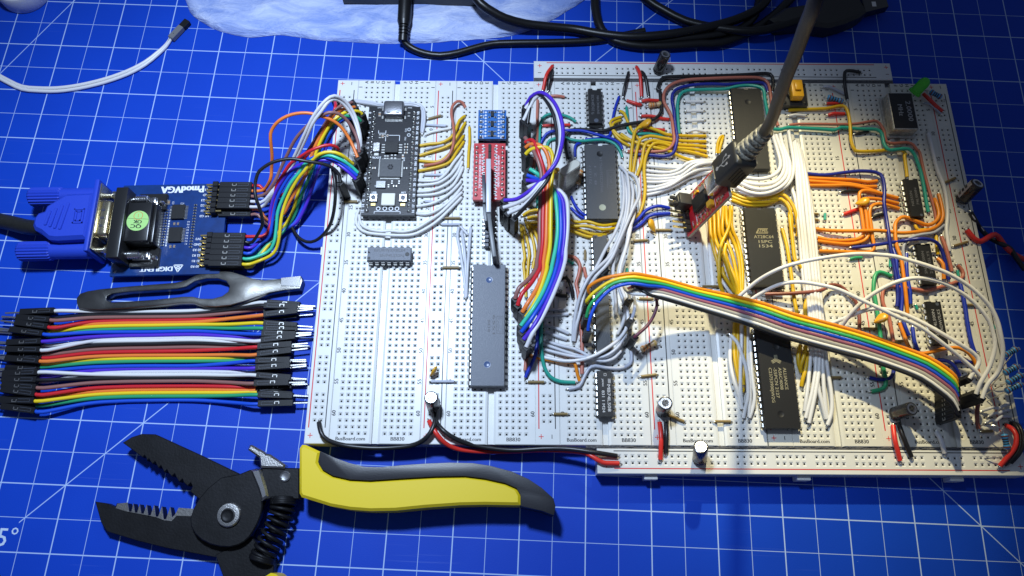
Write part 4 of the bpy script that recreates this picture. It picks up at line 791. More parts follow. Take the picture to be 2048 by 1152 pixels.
W('white', '1660,648,4 1693,635,8 1727,622,12 1752,617,14 1793,623,16 1834,640,17 1875,662,18 1917,687,18 1945,705,17 1958,720,16.5 1953,736,16 1939,757,14.5', 'lowest white arc of the right hand boards', GA, **ar)
W('plum', '1312,596,12 1314,610,13 1307,632,13 1294,652,13 1276,668,14 1269,675,13', 'dark plum wire curling down from the rainbow arch', 'rainbow ribbon wires', ends='nV', r=.66)
# ---- the big rainbow ribbon
SEC = [((1330,559),(1322,596)), ((1396,577),(1390,616)), ((1463,591),(1452,635)), ((1530,608),(1513,655)), ((1588,628),(1570,675)), ((1677,652),(1660,700)), ((1743,672),(1725,717)), ((1812,697),(1790,738)), ((1858,715),(1842,759)), ((1892,736),(1878,784)), ((1910,752),(1904,806))]
SZ = [18.5, 14, 11.5, 10.5, 10.5, 10.5, 11.5, 13, 15, 16, 16]
RC = ['orange', 'r_yellow', 'r_green', 'r_blue', 'mauve', 'r_grey', 'white', 'black']
LEFT = ['1180,588,14.5 1176,579,16.5 1183,569,18 1207,557,20 1240,550,22 1267,547,23 1292,551,22', '1174,606,14.5 1174,601,17 1188,585,18.5 1215,566,20.5 1240,557,22 1268,554,23 1294,558,22', '1173,634,14.5 1178,615,17 1190,598,18.5 1217,573,20.5 1240,563,22 1268,561,23 1296,565,22', '1176,661,14.5 1180,637,17 1193,607,18.5 1220,580,20.5 1243,570,22 1268,567,22.5 1297,572,22',
        '1256,578,16 1270,572,17.5 1290,575,19.5', '1254,583,16 1266,580,17 1290,581,19', '1249,575,16 1256,584,16.5 1270,588,17.5 1290,589,19', '1264,569,17.5 1276,575,18.5 1295,588,19.5']
RN = ['orange', 'yellow', 'green', 'blue', 'mauve', 'grey', 'white', 'black']
for i, c in enumerate(RC):
    t = i/7; s = LEFT[i]
    for (a, b), z in zip(SEC, SZ):
        s += ' %.1f,%.1f,%.1f' % (a[0]+(b[0]-a[0])*t, a[1]+(b[1]-a[1])*t, z)
    ex, ey = 1914+t*2, 764+t*66
    s += ' %.1f,%.1f,14.6' % (ex, ey)
    W(c, s, RN[i] + ' wire of the flat rainbow ribbon crossing the right hand boards', 'rainbow ribbon wires', ends='VV' if i < 4 else 'nV', r=.70, up=(-1, 0, 0), step=3)
W('grey', '1266,590,6 1270,606,9 1268,625,12 1262,640,13', 'dark grey wire dropping behind the rainbow arch', 'rainbow ribbon wires', ends='nV', r=.7)
W('grey', '1258,588,10 1259,600,11', 'pale wire stub entering the grey housing under the arch', 'rainbow ribbon wires', ends='nV', r=.7)
# ---------------------------------------------------------------- small boards plugged into the breadboards
M['pcb_black'] = mat('black_solder_mask', (.006, .006, .010), .42, spec=.4, bump=.12, bscale=1.2)
M['pcb_blue'] = mat('blue_solder_mask', (.012, .12, .40), .35, spec=.6)
M['pcb_dark'] = mat('dark_blue_solder_mask', (.003, .038, .19), .32, spec=.6, var=.25, vscale=.3)
M['pcb_red'] = mat('red_solder_mask', (.52, .016, .025), .38, spec=.6)
M['usb_steel'] = mat('grey_socket_steel', (.30, .30, .32), .34, metal=.9, bump=.3, bscale=2)
M['pcb_edge'] = mat('board_edge', (.42, .38, .30), .7)
M['ceramic'] = mat('tan_ceramic', (.32, .20, .12), .5)
M['glass_white'] = mat('white_led_lens', (.80, .78, .68), .2)
M['gold'] = M['brass']
def pcb(o, x0, x1, y0, y1, z, t, m, name='circuit_board'):
    b = MB(); b.box(x0, x1, y0, y1, z-t, z); return part(name, b, m, o, bevel=.06)
def header_row(o, n, x, y, z0, z1, dirn='y', pitch=2.54, m='housing', below=True, name='pin_header'):
    "plastic strip with pins under a board"
    b = MB(); L = n*pitch/2
    if dirn == 'y': b.box(x-1.2, x+1.2, y-L, y+L, z0, z1)
    else: b.box(x-L, x+L, y-1.2, y+1.2, z0, z1)
    h = part(name, b, M[m], o, bevel=.1)
    return h
def pads(b, n, x, y, z, pitch=2.54, r=.85, hole=True):
    for k in range(n):
        yy = y-(k-(n-1)/2)*pitch
        b.lathe([(r, z-.02), (r, z+.02), (r*.8, z+.03)], 12, X=Matrix.Translation((x, yy, 0)))
def pinblobs(o, n, x, y, z, pitch=2.54, name='solder_joint'):
    me = MB().lathe([(.85, 0), (.75, .18), (.42, .5), (.36, 1.0), (.22, 1.1)], 10).mesh(name, [M['tin']], ang=40)
    for k in range(n): link(name, me, o, (x, y-(k-(n-1)/2)*pitch, z))
def smd(o, name, x0, x1, y0, y1, z, h, m, bev=.05):
    b = MB(); b.box(x0, x1, y0, y1, z, z+h); return part(name, b, m if not isinstance(m, str) else M[m], o, bevel=bev)
def chip_res(o, x, y, z, lx, ly, m='chip', name='resistor_chip'):
    b = MB(); e = .28
    if lx >= ly: b.box(x-lx/2+e*lx, x+lx/2-e*lx, y-ly/2, y+ly/2, z, z+.45, 0); b.box(x-lx/2, x-lx/2+e*lx, y-ly/2, y+ly/2, z, z+.42, 1); b.box(x+lx/2-e*lx, x+lx/2, y-ly/2, y+ly/2, z, z+.42, 1)
    else: b.box(x-lx/2, x+lx/2, y-ly/2+e*ly, y+ly/2-e*ly, z, z+.45, 0); b.box(x-lx/2, x+lx/2, y-ly/2, y-ly/2+e*ly, z, z+.42, 1); b.box(x-lx/2, x+lx/2, y+ly/2-e*ly, y+ly/2, z, z+.42, 1)
    return part(name, b, [M[m], M['tin']], o)
def leadrow(b, x, y0, n, pitch, lx, ly, z, m=0, horiz=False):
    for k in range(n):
        if horiz: b.box(y0+k*pitch-ly/2, y0+k*pitch+ly/2, x-lx/2, x+lx/2, z, z+.25, m)
        else: b.box(x-lx/2, x+lx/2, y0+k*pitch-ly/2, y0+k*pitch+ly/2, z, z+.25, m)
# microcontroller board
ZP = 4.1
pk = root('microcontroller_board', (14.2, -39.4, ZB), 'black microcontroller board with a metal USB socket on the first breadboard', 'circuit board')
pcb(pk, -11.4, 11.4, -26.7, 26.7, ZP, 1.6, M['pcb_black'])
for x in (-10.1, 10.1): header_row(pk, 20, x, -.6, .1, 2.5)
for x in (-8.9, 8.9): pinblobs(pk, 20, x, -.7, ZP, 2.54)
u = MB(); u.box(-4.5, 4.5, 20.4, 27.9, ZP, ZP+3.2); us = part('usb_socket', u, M['usb_steel'], pk, bevel=.9, seg=3)
sl = MB()
for x in (-2, 2): sl.box(x-.75, x+.75, 21.4, 22.0, ZP+3.18, ZP+3.24)
part('spring_slot', sl, M['hole'], us)
b = MB(); leadrow(b, 19.6, -3.6, 13, .6, 1.5, .32, ZP, horiz=True); part('socket_contacts', b, M['tin'], pk)
b = MB()
for x, y in ((-5, 20.8), (5, 20.8), (-5, 25), (5, 25)): b.box(x-.5, x+.5, y-.9, y+.9, ZP, ZP+.5)
part('socket_tab', b, M['tin'], pk, bevel=.15)
fl = MB(); fl.box(-2.9, 2.9, 2.6, 7.8, ZP+.15, ZP+1.6); part('memory_chip', fl, M['chip'], pk, bevel=.12)
b = MB()
for x in (-3.7, 3.7): leadrow(b, x, 3.3, 4, 1.27, 1.5, .5, ZP+.05)
part('chip_leads', b, M['tin'], pk)
mcu = MB(); mcu.box(-4.6, 4.6, -9.0, -.4, ZP+.1, ZP+1.1); mc = part('processor_chip', mcu, M['chip_mid'], pk, bevel=.1)
b = MB()
for k in range(9):
    a = k*math.pi*2/6
    if k < 6: b.lathe([(.62, 0), (.62, .01), (.45, .012), (.45, 0)], 10, X=Matrix.Translation((math.cos(a)*.85, -4.2+math.sin(a)*.85, ZP+1.11)))
part('chip_mark', b, M['print_faint'], mc)
b = MB()
for x in (-4.9, 4.9): leadrow(b, x, -8.4, 19, .42, .7, .2, ZP+.05)
for y in (-9.3, -.1): leadrow(b, y, -4.0, 19, .44, .7, .2, ZP+.05, horiz=True)
part('chip_leads', b, M['tin'], pk)
smd(pk, 'button_switch', -8.2, -5.0, 3.0, 7.8, ZP, 1.4, 'steel', .3); smd(pk, 'button_tab', -7.6, -5.6, 1.6, 2.9, ZP, .5, 'tin')
smd(pk, 'crystal', -5.8, -1.6, -14.2, -10.8, ZP, .9, 'steel_bright', .15)
led = smd(pk, 'status_light', -2.9, 2.9, -22.6, -16.9, ZP, 1.5, 'glass_white', .25)
for x in (-6.4, 6.2):
    bt = smd(pk, 'button_switch', x-1.7, x+1.7, -20.8, -17.0, ZP, 1.1, 'steel', .2)
    b = MB(); b.lathe([(.95, ZP+1.1), (.95, ZP+1.5), (.8, ZP+1.55)], 16, X=Matrix.Translation((x, -18.9, 0))); part('button_cap', b, M['chip_grey'], bt)
    smd(pk, 'button_tab', x-1.0, x+1.0, -22.5, -21.2, ZP, .5, 'brass')
for x, y, a, c in [(-6.4, 22.4, 1, 2.2), (6.6, 22.4, 1, 2.2), (-3.4, 11.6, .7, 1.3), (-2.3, 11.6, .7, 1.3), (-5.6, 11.3, .9, 1.9), (-4.4, 11.3, .9, 1.9), (-2.7, .9, .8, 1.6), (-1.6, .9, .8, 1.6), (.2, 1.2, .8, 2), (1.7, 1.2, .8, 2), (5, 1.2, .8, 2), (4, -11.2, .7, 1.4), (1, -11.2, .7, 1.4), (2.4, -13, 1.6, .8), (-.4, -13, .7, 1.3), (6.2, 3.2, 1.6, .7), (6.2, 4.6, 1.6, .7), (6.2, 6, 1.6, .7), (6.2, 7.4, 1.6, .7), (6.4, -4.4, 1.5, .8), (-7.2, -4.4, 1.5, .8)]:
    chip_res(pk, x, y, ZP, a, c, 'ceramic' if (x+y) % 3 < 1 else 'chip')
s = MB(); z = ZP+.02
for k, t in enumerate(['0', '1', 'G', '2', '3', '4', '5', 'G', '6', '7', '8', '9', 'G', '10', '11', '12', '13', 'G', '14', '15']): put_text(s, t, -10.7, 23.4-k*2.54, z, 1.6, 90, bold=.05)
for k, t in enumerate(['VB', 'VS', 'G', 'EN', '3V', 'VR', '28', 'G', '27', '26', 'RN', '22', 'G', '21', '20', '19', '18', 'G', '17', '16']): put_text(s, t, 10.7, 23.4-k*2.54, z, 1.5, 90, bold=.05)
put_text(s, 'BOOT', -6.4, .8, z, 1.4, 0, bold=.05); put_text(s, 'USR', -6.4, -16.0, z, 1.2, 0, bold=.04); put_text(s, 'RST', 6.2, -16.0, z, 1.2, 0, bold=.04); put_text(s, 'R7', 2.6, -13.1, z, 1.1, 0)
put_text(s, 'CLK', 5.6, 14.6, z, 1.0, 90); put_text(s, 'DIO', 5.6, 10.4, z, 1.0, 90); put_text(s, 'VREF', 5.6, .2, z, 1.0, 90); put_text(s, 'GPIO25', -6.2, 26, z, .9, 0); put_text(s, 'PWR', 6.8, 26, z, .9, 0)
for p, q in [((-3.1, 9), (-3.1, 12)), ((-3.1, 12), (3, 12)), ((3, 12), (3, 9.2)), ((-6.4, 14.4), (-6.4, 13)), ((-6.4, 13), (-3.2, 13)), ((-3.2, 13), (-3.2, 14.4)), ((-5.8, -25.9), (-5.8, -24.9)), ((-5.8, -24.9), (5.2, -24.9)), ((5.2, -24.9), (5.2, -25.9)), ((-5, .4), (-5, -.4)), ((5.2, -.4), (5.8, -.4)), ((-6.2, -12.5), (-6.2, -13.2))]: seg2(s, p, q, .22, z)
for x in (-4.2, -1.4, 1.2, 3.8): s.lathe([(.95, z-.01), (.95, z+.02), (.6, z+.021), (.6, z-.01)], 14, X=Matrix.Translation((x, -23.6, 0)))
for y in (14.2, 17.0): s.lathe([(.8, z-.01), (.8, z+.02), (.55, z+.021), (.55, z-.01)], 14, X=Matrix.Translation((7.0, y-2, 0)))
tag(part('printed_marks', s, M['silk'], pk, smooth=False), kind='stuff')
# blue level shifter and the red board below it
def shifter(cx, cy, wx, wy, zt, m, label, n, txt, chips):
    o = root('adapter_board', (cx, cy, ZB), label, 'circuit board')
    pcb(o, -wx/2, wx/2, -wy/2, wy/2, zt, 1.6, M[m])
    for x in (-wx/2+1.3, wx/2-1.3): header_row(o, n, x, 0, .1, 2.5); pinblobs(o, n, x, 0, zt)
    for x, y, a, b_, mm_ in chips: smd(o, 'transistor', x-a/2, x+a/2, y-b_/2, y+b_/2, zt, .9, mm_)
    s = MB()
    for t, x, y, sz, ro in txt: put_text(s, t, x, y, zt+.02, sz, ro, bold=.04)
    rr = random.Random(int(cx))
    for k in range(int(wy/1.5)):
        y = wy/2-1.2-k*1.5
        for x in (-2.9, 2.9):
            seg2(s, (x-.55, y), (x+.55, y), .3, zt+.02); seg2(s, (x, y-.5), (x, y+.5), .26, zt+.024)
    tag(part('printed_marks', s, M['silk'], o, smooth=False), kind='stuff')
    return o
ab = ['A1', 'A2', 'LV', 'G', 'A3', 'A4']; bb = ['B1', 'B2', 'HV', 'G', 'B3', 'B4']
o = shifter(57.9, -22.2, 12.4, 14.6, 5.2, 'pcb_blue', 'small blue adapter board touching the red one', 6,
    [(a, -4.1, 6.35-k*2.54, 1.3, 90) for k, a in enumerate(ab)]+[(a, 4.1, 6.35-k*2.54, 1.3, 90) for k, a in enumerate(bb)], [(0, 5, 1.3, 2.6, 'chip'), (0, 0, 1.3, 2.6, 'chip'), (0, -5, 1.3, 2.6, 'chip')])
for x in (-1.3, 1.3):
    for y in (6, 3.4, 1, -1.4, -3.8, -6): chip_res(o, x, y, 5.2, 1.1, .6)
o = shifter(57.0, -45.3, 13.8, 27.4, 5.0, 'pcb_red', 'red adapter board with two upright strips standing on it', 10,
    [('TXI TXO LV LVGND TXO TXI', -4.0, 0, 1.25, 90), ('GND HV TXI TXO GND HV', 4.0, 0, 1.25, 90)], [(0, 11, 1.2, 3.6, 'chip'), (0, 7.5, 1.2, 3.0, 'chip')])
for y in range(-11, 12, 3): chip_res(o, -2.4, y+.6, 5.0, .8, 1.5); chip_res(o, 2.4, y+.6, 5.0, .8, 1.5)
# upright resistor strips
def slab_along(a, b, zt, zb, th, m, label, name='resistor_strip', n=8):
    p = at(*a, zt); q = at(*b, zt); d = (q-p); L = d.length; c = (p+q)/2; ang = math.atan2(d.y, d.x)
    o = root(name, (c.x, c.y, ZB), label, 'resistor network', 'upright strips between the adapter and the forty pin chip', (0, 0, ang))
    mb = MB(); mb.box(-L/2, L/2, -th/2, th/2, zb-ZB, zt-ZB); part('strip_body', mb, M[m], o, bevel=.25, seg=2)
    pm = MB(); pm.box(-.25, .25, -.15, .15, -2, 1.2); pme = pm.mesh('pin', [M['tin']])
    for k in range(n): link('pin', pme, o, ((k-(n-1)/2)*2.54*.98, 0, zb-ZB-1))
    return o
M['sip'] = mat('pale_epoxy_coat', (.55, .57, .60), .35); M['sip_dark'] = mat('dark_epoxy_coat', (.05, .055, .075), .4); M['sip_mid'] = mat('grey_epoxy_coat', (.16, .17, .18), .4)
slab_along((977, 317), (977, 424), 22, 14.4, 2.0, 'sip', 'pale upright strip standing on the red adapter board', n=9)
slab_along((977, 424), (989, 513), 21, 9.6, 1.6, 'sip_mid', 'grey upright strip leaning between the red adapter and the forty pin chip', n=8)
slab_along((967, 349), (969, 405), 21, 14.2, 1.5, 'sip_dark', 'dark upright strip beside the pale one on the red adapter board', n=5)
o = slab_along((968, 408), (972, 442), 20, 12.5, 1.2, 'sip_mid', 'thin grey upright strip below the dark one', n=3)
o = root('resistor_pack', tuple(at(974, 470, ZB)), 'little dark resistor pack with side pins left of the leaning grey strip', 'resistor network', 'upright strips between the adapter and the forty pin chip')
for k in range(7):
    b = MB(); b.box(-.9, .9, -6.6+k*1.95, -5.0+k*1.95, .2, 3.2); part('resistor_block', b, M['sip_dark'], o, bevel=.15)
    b = MB(); b.tube([(-.9, -5.8+k*1.95, 2.4), (-1.7, -5.8+k*1.95, 2.4), (-2.0, -5.8+k*1.95, 1.2), (-2.0, -5.8+k*1.95, -1)], .22, 6); part('pin', b, M['tin'], o)
hd = root('pin_header', tuple(at(992, 455, ZB)), 'row of bare pins right of the leaning grey strip', 'pin header', 'upright strips between the adapter and the forty pin chip')
for k in range(6):
    b = MB(); b.box(-.3, .3, -.3, .3, -2, 3.0); q = part('pin', b, M['tin'], hd, bevel=.08); q.location = (0, (k-2.5)*2.54, 0)
# ---------------------------------------------------------------- oscillator can, crystal, button, capacitors, resistors, light
M['can'] = mat('tarnished_can', (.58, .56, .50), .38, metal=.55, bump=.3, bscale=1.2, var=.35, vscale=1.0)
M['can_face'] = mat('satin_can_top', (.66, .64, .56), .4, metal=.3)
M['can_top'] = mat('black_anodised_top', (.012, .010, .010), .28, bump=.2, bscale=2, var=.4, vscale=1.0)
o = root('crystal_oscillator', (240, -14.8, ZB), 'metal can oscillator marked 2.0000 MHz near the green LED', 'oscillator')
b = MB(); b.box(-6.6, 6.6, -10.4, 10.4, .6, 1.4); part('base_flange', b, M['can'], o, bevel=.3)
b = MB(); b.box(-5.6, 5.6, -9.4, 9.4, 1.2, 6.6); part('can_shell', b, M['can'], o, bevel=.7, seg=3)
b = MB(); b.box(-5.1, 5.1, -8.9, 8.9, 6.55, 6.68); cp = part('can_cover', b, M['can_top'], o, bevel=.05)
b = MB(); put_text(b, '2.0000', 2.6, -.2, 6.70, 3.1, -90, bold=.06, fit=10.2); put_text(b, 'MHz', -1.2, .3, 6.70, 3.0, -90, bold=.06, fit=5.8); part('marking', b, M['print_grey'], o, smooth=False)
for x in (-3.8, 3.8):
    for y in (-7.6, 7.6): b = MB(); b.box(-.3, .3, -.3, .3, -2, .8); q = part('pin', b, M['tin'], o); q.location = (x, y, 0)
# crystal HC-49, leaning left
p = at(1136, 370, ZB); o = root('quartz_crystal', tuple(p), 'shiny metal quartz crystal can leaning by the wide dotted chip', 'crystal', None, (R(-6), R(4), R(38)))
def stadium(L, wd, n=8):
    out = []
    for s_, a0 in ((1, -90), (-1, 90)):
        for k in range(n+1): a = R(a0+180*k/n); out.append((s_*(L/2-wd/2)+wd/2*math.cos(a), wd/2*math.sin(a)))
    return out
b = MB(); b.prism(stadium(10.6, 4.4), 1.0, 13.0, inset=.4); part('can_shell', b, M['can'], o, ang=40)
b = MB(); b.prism(stadium(9.8, 3.6), 12.95, 13.08); part('top_face', b, M['can_face'], o, ang=40)
b = MB(); b.prism(stadium(11.4, 5.2), .5, 1.1); part('base_flange', b, M['steel_bright'], o, ang=40)
for x in (-2.4, 2.4): b = MB(); b.tube([(x, 0, .6), (x*.9, .2, -2.5)], .24, 6); part('lead', b, M['lead'], o)
# push button
M['btn_yellow'] = mat('yellow_button_plastic', (.80, .40, .01), .35); M['btn_base'] = mat('dark_button_base', (.035, .033, .030), .45)
c = at(1588, 187, ZB+4); o = root('push_button', (c.x, c.y, ZB), 'square black push button with a yellow cap half behind the thick cable', 'push button')
b = MB(); b.box(-6, 6, -6, 6, .3, 3.6); part('button_base', b, M['btn_base'], o, bevel=.5, seg=2)
for x in (-4.6, 4.6):
    for y in (-4.6, 4.6): b = MB(); b.lathe([(.8, 3.6), (.8, 3.9), (.5, 4.0)], 12, X=Matrix.Translation((x, y, 0))); part('rivet', b, M['chip'], o)
b = MB(); b.lathe([(3.5, 3.6), (3.4, 5.2)], 24); cap = part('button_stem', b, M['btn_base'], o)
b = MB(); b.box(-2.6, 2.6, -4.4, 4.4, 4.6, 8.6); b.box(-1.4, 1.4, -1.6, 2.4, 8.5, 9.6); part('button_cap', b, M['btn_yellow'], o, bevel=.5, seg=2)
# electrolytic capacitors
M['sleeve'] = mat('black_capacitor_sleeve', (.020, .020, .024), .22, spec=.6, var=.3, vscale=.8); M['stripe'] = mat('pale_sleeve_stripe', (.34, .33, .36), .3); M['alu'] = mat('aluminium_top', (.70, .71, .74), .32, metal=1, bump=.25, bscale=2)
def cap(base, top, h, r, label, spin=0, text=None):
    p = at(*base, ZB); q = at(*top, ZB+h) ; d = (q-p).normalized(); L = (q-p).length
    rot = d.to_track_quat('Z', 'Y').to_euler()
    o = root('electrolytic_capacitor', tuple(p), label, 'capacitor', 'black electrolytic capacitors', rot); o.rotation_mode = 'XYZ'
    b = MB(); b.lathe([(r*.9, .5), (r, .8), (r, 1.3), (r*.93, 1.6), (r*.93, 1.9), (r, 2.2), (r, L-.5), (r*.96, L-.12), (r*.80, L)], 28); part('sleeve', b, M['sleeve'], o, ang=40)
    b = MB(); b.lathe([(r*.78, L-.15), (r*.78, L+.02), (r*.5, L+.0)], 28); t = part('top_disc', b, M['alu'], o, ang=30)
    b = MB()
    for a in (0, 90): b.box(-r*.62, r*.62, -.07, .07, L+.0, L+.03, X=Matrix.Rotation(R(a+20), 4, 'Z'))
    part('score_cross', b, M['hole'], t)
    b = MB(); vs = []; fs = []
    for i in range(7):
        a = R(spin-32+64*i/6)
        for z in (2.3, L-.6): vs.append(((r+.03)*math.cos(a), (r+.03)*math.sin(a), z))
    for i in range(6): fs.append((2*i, 2*i+2, 2*i+3, 2*i+1))
    b.add(vs, fs); st = part('stripe', b, M['stripe'], o, ang=60)
    for i in range(3): b = MB(); b.box(-.25, .25, -.7, .7, 3.2+i*(L-5)/3, 3.5+i*(L-5)/3+.6, X=Matrix.Rotation(R(spin), 4, 'Z') @ Matrix.Translation((r+.0, 0, 0))); part('minus_mark', b, M['sleeve'], st)
    for x in (-1.2, 1.2): b = MB(); b.tube([(x, 0, .7), (x, 0, -1.6)], .25, 6); part('lead', b, M['lead'], o)
    return o
cap((868, 815), (862, 795), 11, 2.65, 'small capacitor with a bright silver top on the first breadboard', 200)
cap((1325, 822), (1331, 806), 11, 2.75, 'capacitor with a silver top beside a tan jumper on the fourth breadboard', 210)
cap((1399, 920), (1402, 893), 11.5, 2.75, 'capacitor standing on the front power rail', 215)
cap((1787, 828), (1824, 817), 10, 2.6, 'capacitor tilted right between the fifth and sixth breadboards', 300)
cap((1315, 143), (1331, 108), 10.5, 2.5, 'capacitor leaning on the back power rail', 265)
cap((1921, 402), (1956, 366), 10, 2.9, 'capacitor leaning outward at the right hand edge', 20)
# yellow ceramic capacitors
M['cer'] = mat('yellow_dipped_coating', (.75, .38, .02), .3, bump=.1, bscale=1)
def dropcap(c, label, axis, h=3.5, rr=2.4, th=1.5, tipdir=(0, 0, -1)):
    p = at(*c, ZB+h); o = root('ceramic_capacitor', (p.x, p.y, ZB), label, 'capacitor', 'yellow ceramic capacitors')
    b = MB(); n = 14; k = 8; vs = []; fs = []
    ax = V(axis).normalized(); td = V(tipdir).normalized(); sd = ax.cross(td).normalized()
    for i in range(1, k):
        t = math.pi*i/k; w_ = math.sin(t)
        for j in range(n):
            a = 2*math.pi*j/n; s_ = -math.cos(t)
            st = 1.0 if s_ < 0 else 1+s_*.55
            vs.append(V((0, 0, h)) + td*(s_*rr*st) + (sd*math.cos(a)*rr*.92 + ax*math.sin(a)*th)*w_*(1 if s_ < 0 else 1-.35*s_))
    for i in range(k-2):
        for j in range(n): q = (j+1) % n; fs.append((i*n+j, i*n+q, (i+1)*n+q, (i+1)*n+j))
    vs.append(V((0,0,h))-td*rr); vs.append(V((0,0,h))+td*rr*1.6)
    for j in range(n): q = (j+1) % n; fs.append((len(vs)-2, q, j)); fs.append((len(vs)-1, (k-2)*n+j, (k-2)*n+q))
    b.add(vs, fs); part('dipped_body', b, M['cer'], o, ang=80)
    e = V((0, 0, h))+td*rr*.9
    for s_ in (-1.2, 1.2): b = MB(); b.tube([e+sd*s_*.4, e*.6+sd*s_+V((0,0,-.4)), V((e.x*.6, e.y*.6, -1.4))+sd*s_], .24, 6); part('lead', b, M['lead'], o)
dropcap((868, 742), 'yellow droplet capacitor on the first breadboard', (0, 1, .6), 3.2, 2.0, 1.4, (-.6, -.55, -.6))
dropcap((1292, 246), 'round yellow disc capacitor touching the long black wire', (0, .5, 1), 4.2, 2.5, 1.4, (-.85, -.2, -.4))
dropcap((1303, 449), 'yellow pointed capacitor beside the blue wires to the USB adapter', (.5, .3, .8), 3.8, 2.4, 1.4, (.45, -.8, -.45))
dropcap((1728, 403), 'yellow droplet capacitor among the orange wires', (0, .3, 1), 4.2, 2.3, 1.4, (-.95, -.15, -.3))
dropcap((1764, 636), 'yellow pointed capacitor above the green wire', (.2, .6, .8), 3.8, 2.4, 1.3, (-.85, -.5, -.25))
dropcap((1111, 342), 'yellow capacitor half behind the oval loop by the crystal', (.2, .4, .9), 3.6, 1.9, 1.2, (-.9, -.2, -.3))
# resistors
def resistor(a, b_, za, zb, label, body, bands, leads=(), r=1.0, big=1.25, grp='resistors'):
    p = at(*a, ZB+za); q = at(*b_, ZB+zb); d = q-p; L = d.length; rot = d.to_track_quat('Z', 'Y').to_euler()
    o = root('resistor', tuple((p+q)/2), label, 'resistor', grp, rot)
    bm_ = MB(); bm_.lathe([(.3, -L/2-.1), (r*.8, -L/2), (r*big, -L/2+.4), (r*big, -L/2+1.3), (r, -L/2+1.8), (r, L/2-1.8), (r*big, L/2-1.3), (r*big, L/2-.4), (r*.8, L/2), (.3, L/2+.1)], 14); part('body', bm_, M[body], o, ang=60)
    for f, c in bands:
        z = (f-.5)*L; rr = r*big if abs(z) > L/2-1.5 else r
        bm_ = MB(); bm_.lathe([(rr+.02, z-.27), (rr+.05, z-.24), (rr+.05, z+.24), (rr+.02, z+.27)], 14); part('colour_band', bm_, M[c], o, ang=60)
    for end, s in leads:
        P = [at(*t[:2], ZB+t[2]) for t in s]; st = p if end == 0 else q
        bm_ = MB(); bm_.tube(smooth([st]+P, .8), .26, 6); part('lead', bm_, M['lead'], o) if False else None
        inv = (Matrix.Translation((p+q)/2) @ rot.to_matrix().to_4x4()).inverted()
        bm_ = MB(); bm_.tube([inv @ v for v in smooth([st]+P, .8)], .22, 6); part('lead', bm_, M['lead'], o)
    return o
M['res_blue'] = mat('blue_resistor_paint', (.06, .30, .62), .3); M['res_tan'] = mat('tan_resistor_paint', (.58, .38, .19), .35)
plastic('bandk', (.02, .02, .02)); plastic('bandbr', (.16, .05, .03)); plastic('bandgold', (.50, .34, .08)); plastic('bandred', (.5, .05, .03)); plastic('bandor', (.65, .2, .03))
BB_ = [(.14, 'bandbr'), (.34, 'bandk'), (.5, 'bandk'), (.66, 'bandk'), (.86, 'bandbr')]
BT = [(.15, 'bandor'), (.36, 'bandor'), (.54, 'bandbr'), (.86, 'bandgold')]
resistor((1297, 211), (1323, 208), 1.6, 1.6, 'tan striped resistor under the long black wire', 'res_tan', BT, [(0, [(1291, 212, .8), (1287, 217, -1)]), (1, [(1327, 209, 1), (1327, 219, -1)])])
resistor((1162, 340), (1156, 368), 2, 1.5, 'tan striped resistor left of the wide dotted chip', 'res_tan', BT, [(1, [(1155, 373, .6), (1156, 378, -1)]), (0, [(1164, 335, 1), (1165, 333, -1)])])
resistor((1282, 699), (1313, 684), 2.2, 2.6, 'tan striped resistor lying on the fourth breadboard by the plum wire', 'res_tan', BT, [(0, [(1277, 703, 1), (1274, 706, -1)]), (1, [(1318, 684, 2.2), (1321, 690, .8), (1321, 694, -1)])])
resistor((1655, 194), (1685, 203), 1.8, 1.8, 'blue striped resistor beside the push button', 'res_blue', BB_, [(0, [(1650, 193, 1.2), (1646, 195, -1)]), (1, [(1690, 205, 1), (1693, 207, -1)])])
resistor((1860, 183), (1883, 195), 3, 3, 'blue striped resistor behind the green LED', 'res_blue', BB_, [(1, [(1889, 199, 2), (1890, 204, -1)]), (0, [(1856, 180, 2), (1853, 182, -1)])])
for a, b_, z, l, ld in [((2009, 711), (2034, 697), 13, 'uppermost of the four blue resistors rising at the right edge', [(2026, 707, 11), (2010, 728, 8), (1990, 762, 3), (1983, 775, -1)]),
                        ((2008, 747), (2035, 732), 12, 'second from the top of the four blue resistors at the right edge', [(2003, 750, 10), (1988, 765, 5), (1968, 786, -1)]),
                        ((2014, 766), (2044, 749), 12, 'third from the top of the four blue resistors at the right edge', [(2009, 768, 10), (1990, 778, 5), (1966, 792, -1)]),
                        ((2011, 783), (2042, 768), 11, 'lowest of the four blue resistors rising at the right edge', [(2008, 785, 9), (1992, 793, 4), (1969, 805, -1)])]:
    resistor(a, b_, z, z+1, l, 'res_blue', BB_, [(0, ld), (1, [(b_[0]+4, b_[1]-2, z+1.2), (b_[0]+6, b_[1]+2, z+.6)])], r=1.0)
resistor((2008, 868), (2015, 898), 5, 4, 'blue striped resistor standing apart near the front right corner', 'res_blue', BB_, [(0, [(2005, 860, 6), (1992, 852, 6), (1972, 850, 4), (1962, 852, 2), (1952, 858, -1)]), (1, [(2018, 907, 3), (2014, 915, 2), (1985, 916, 1.4), (1960, 918, -1)])], r=1.05)
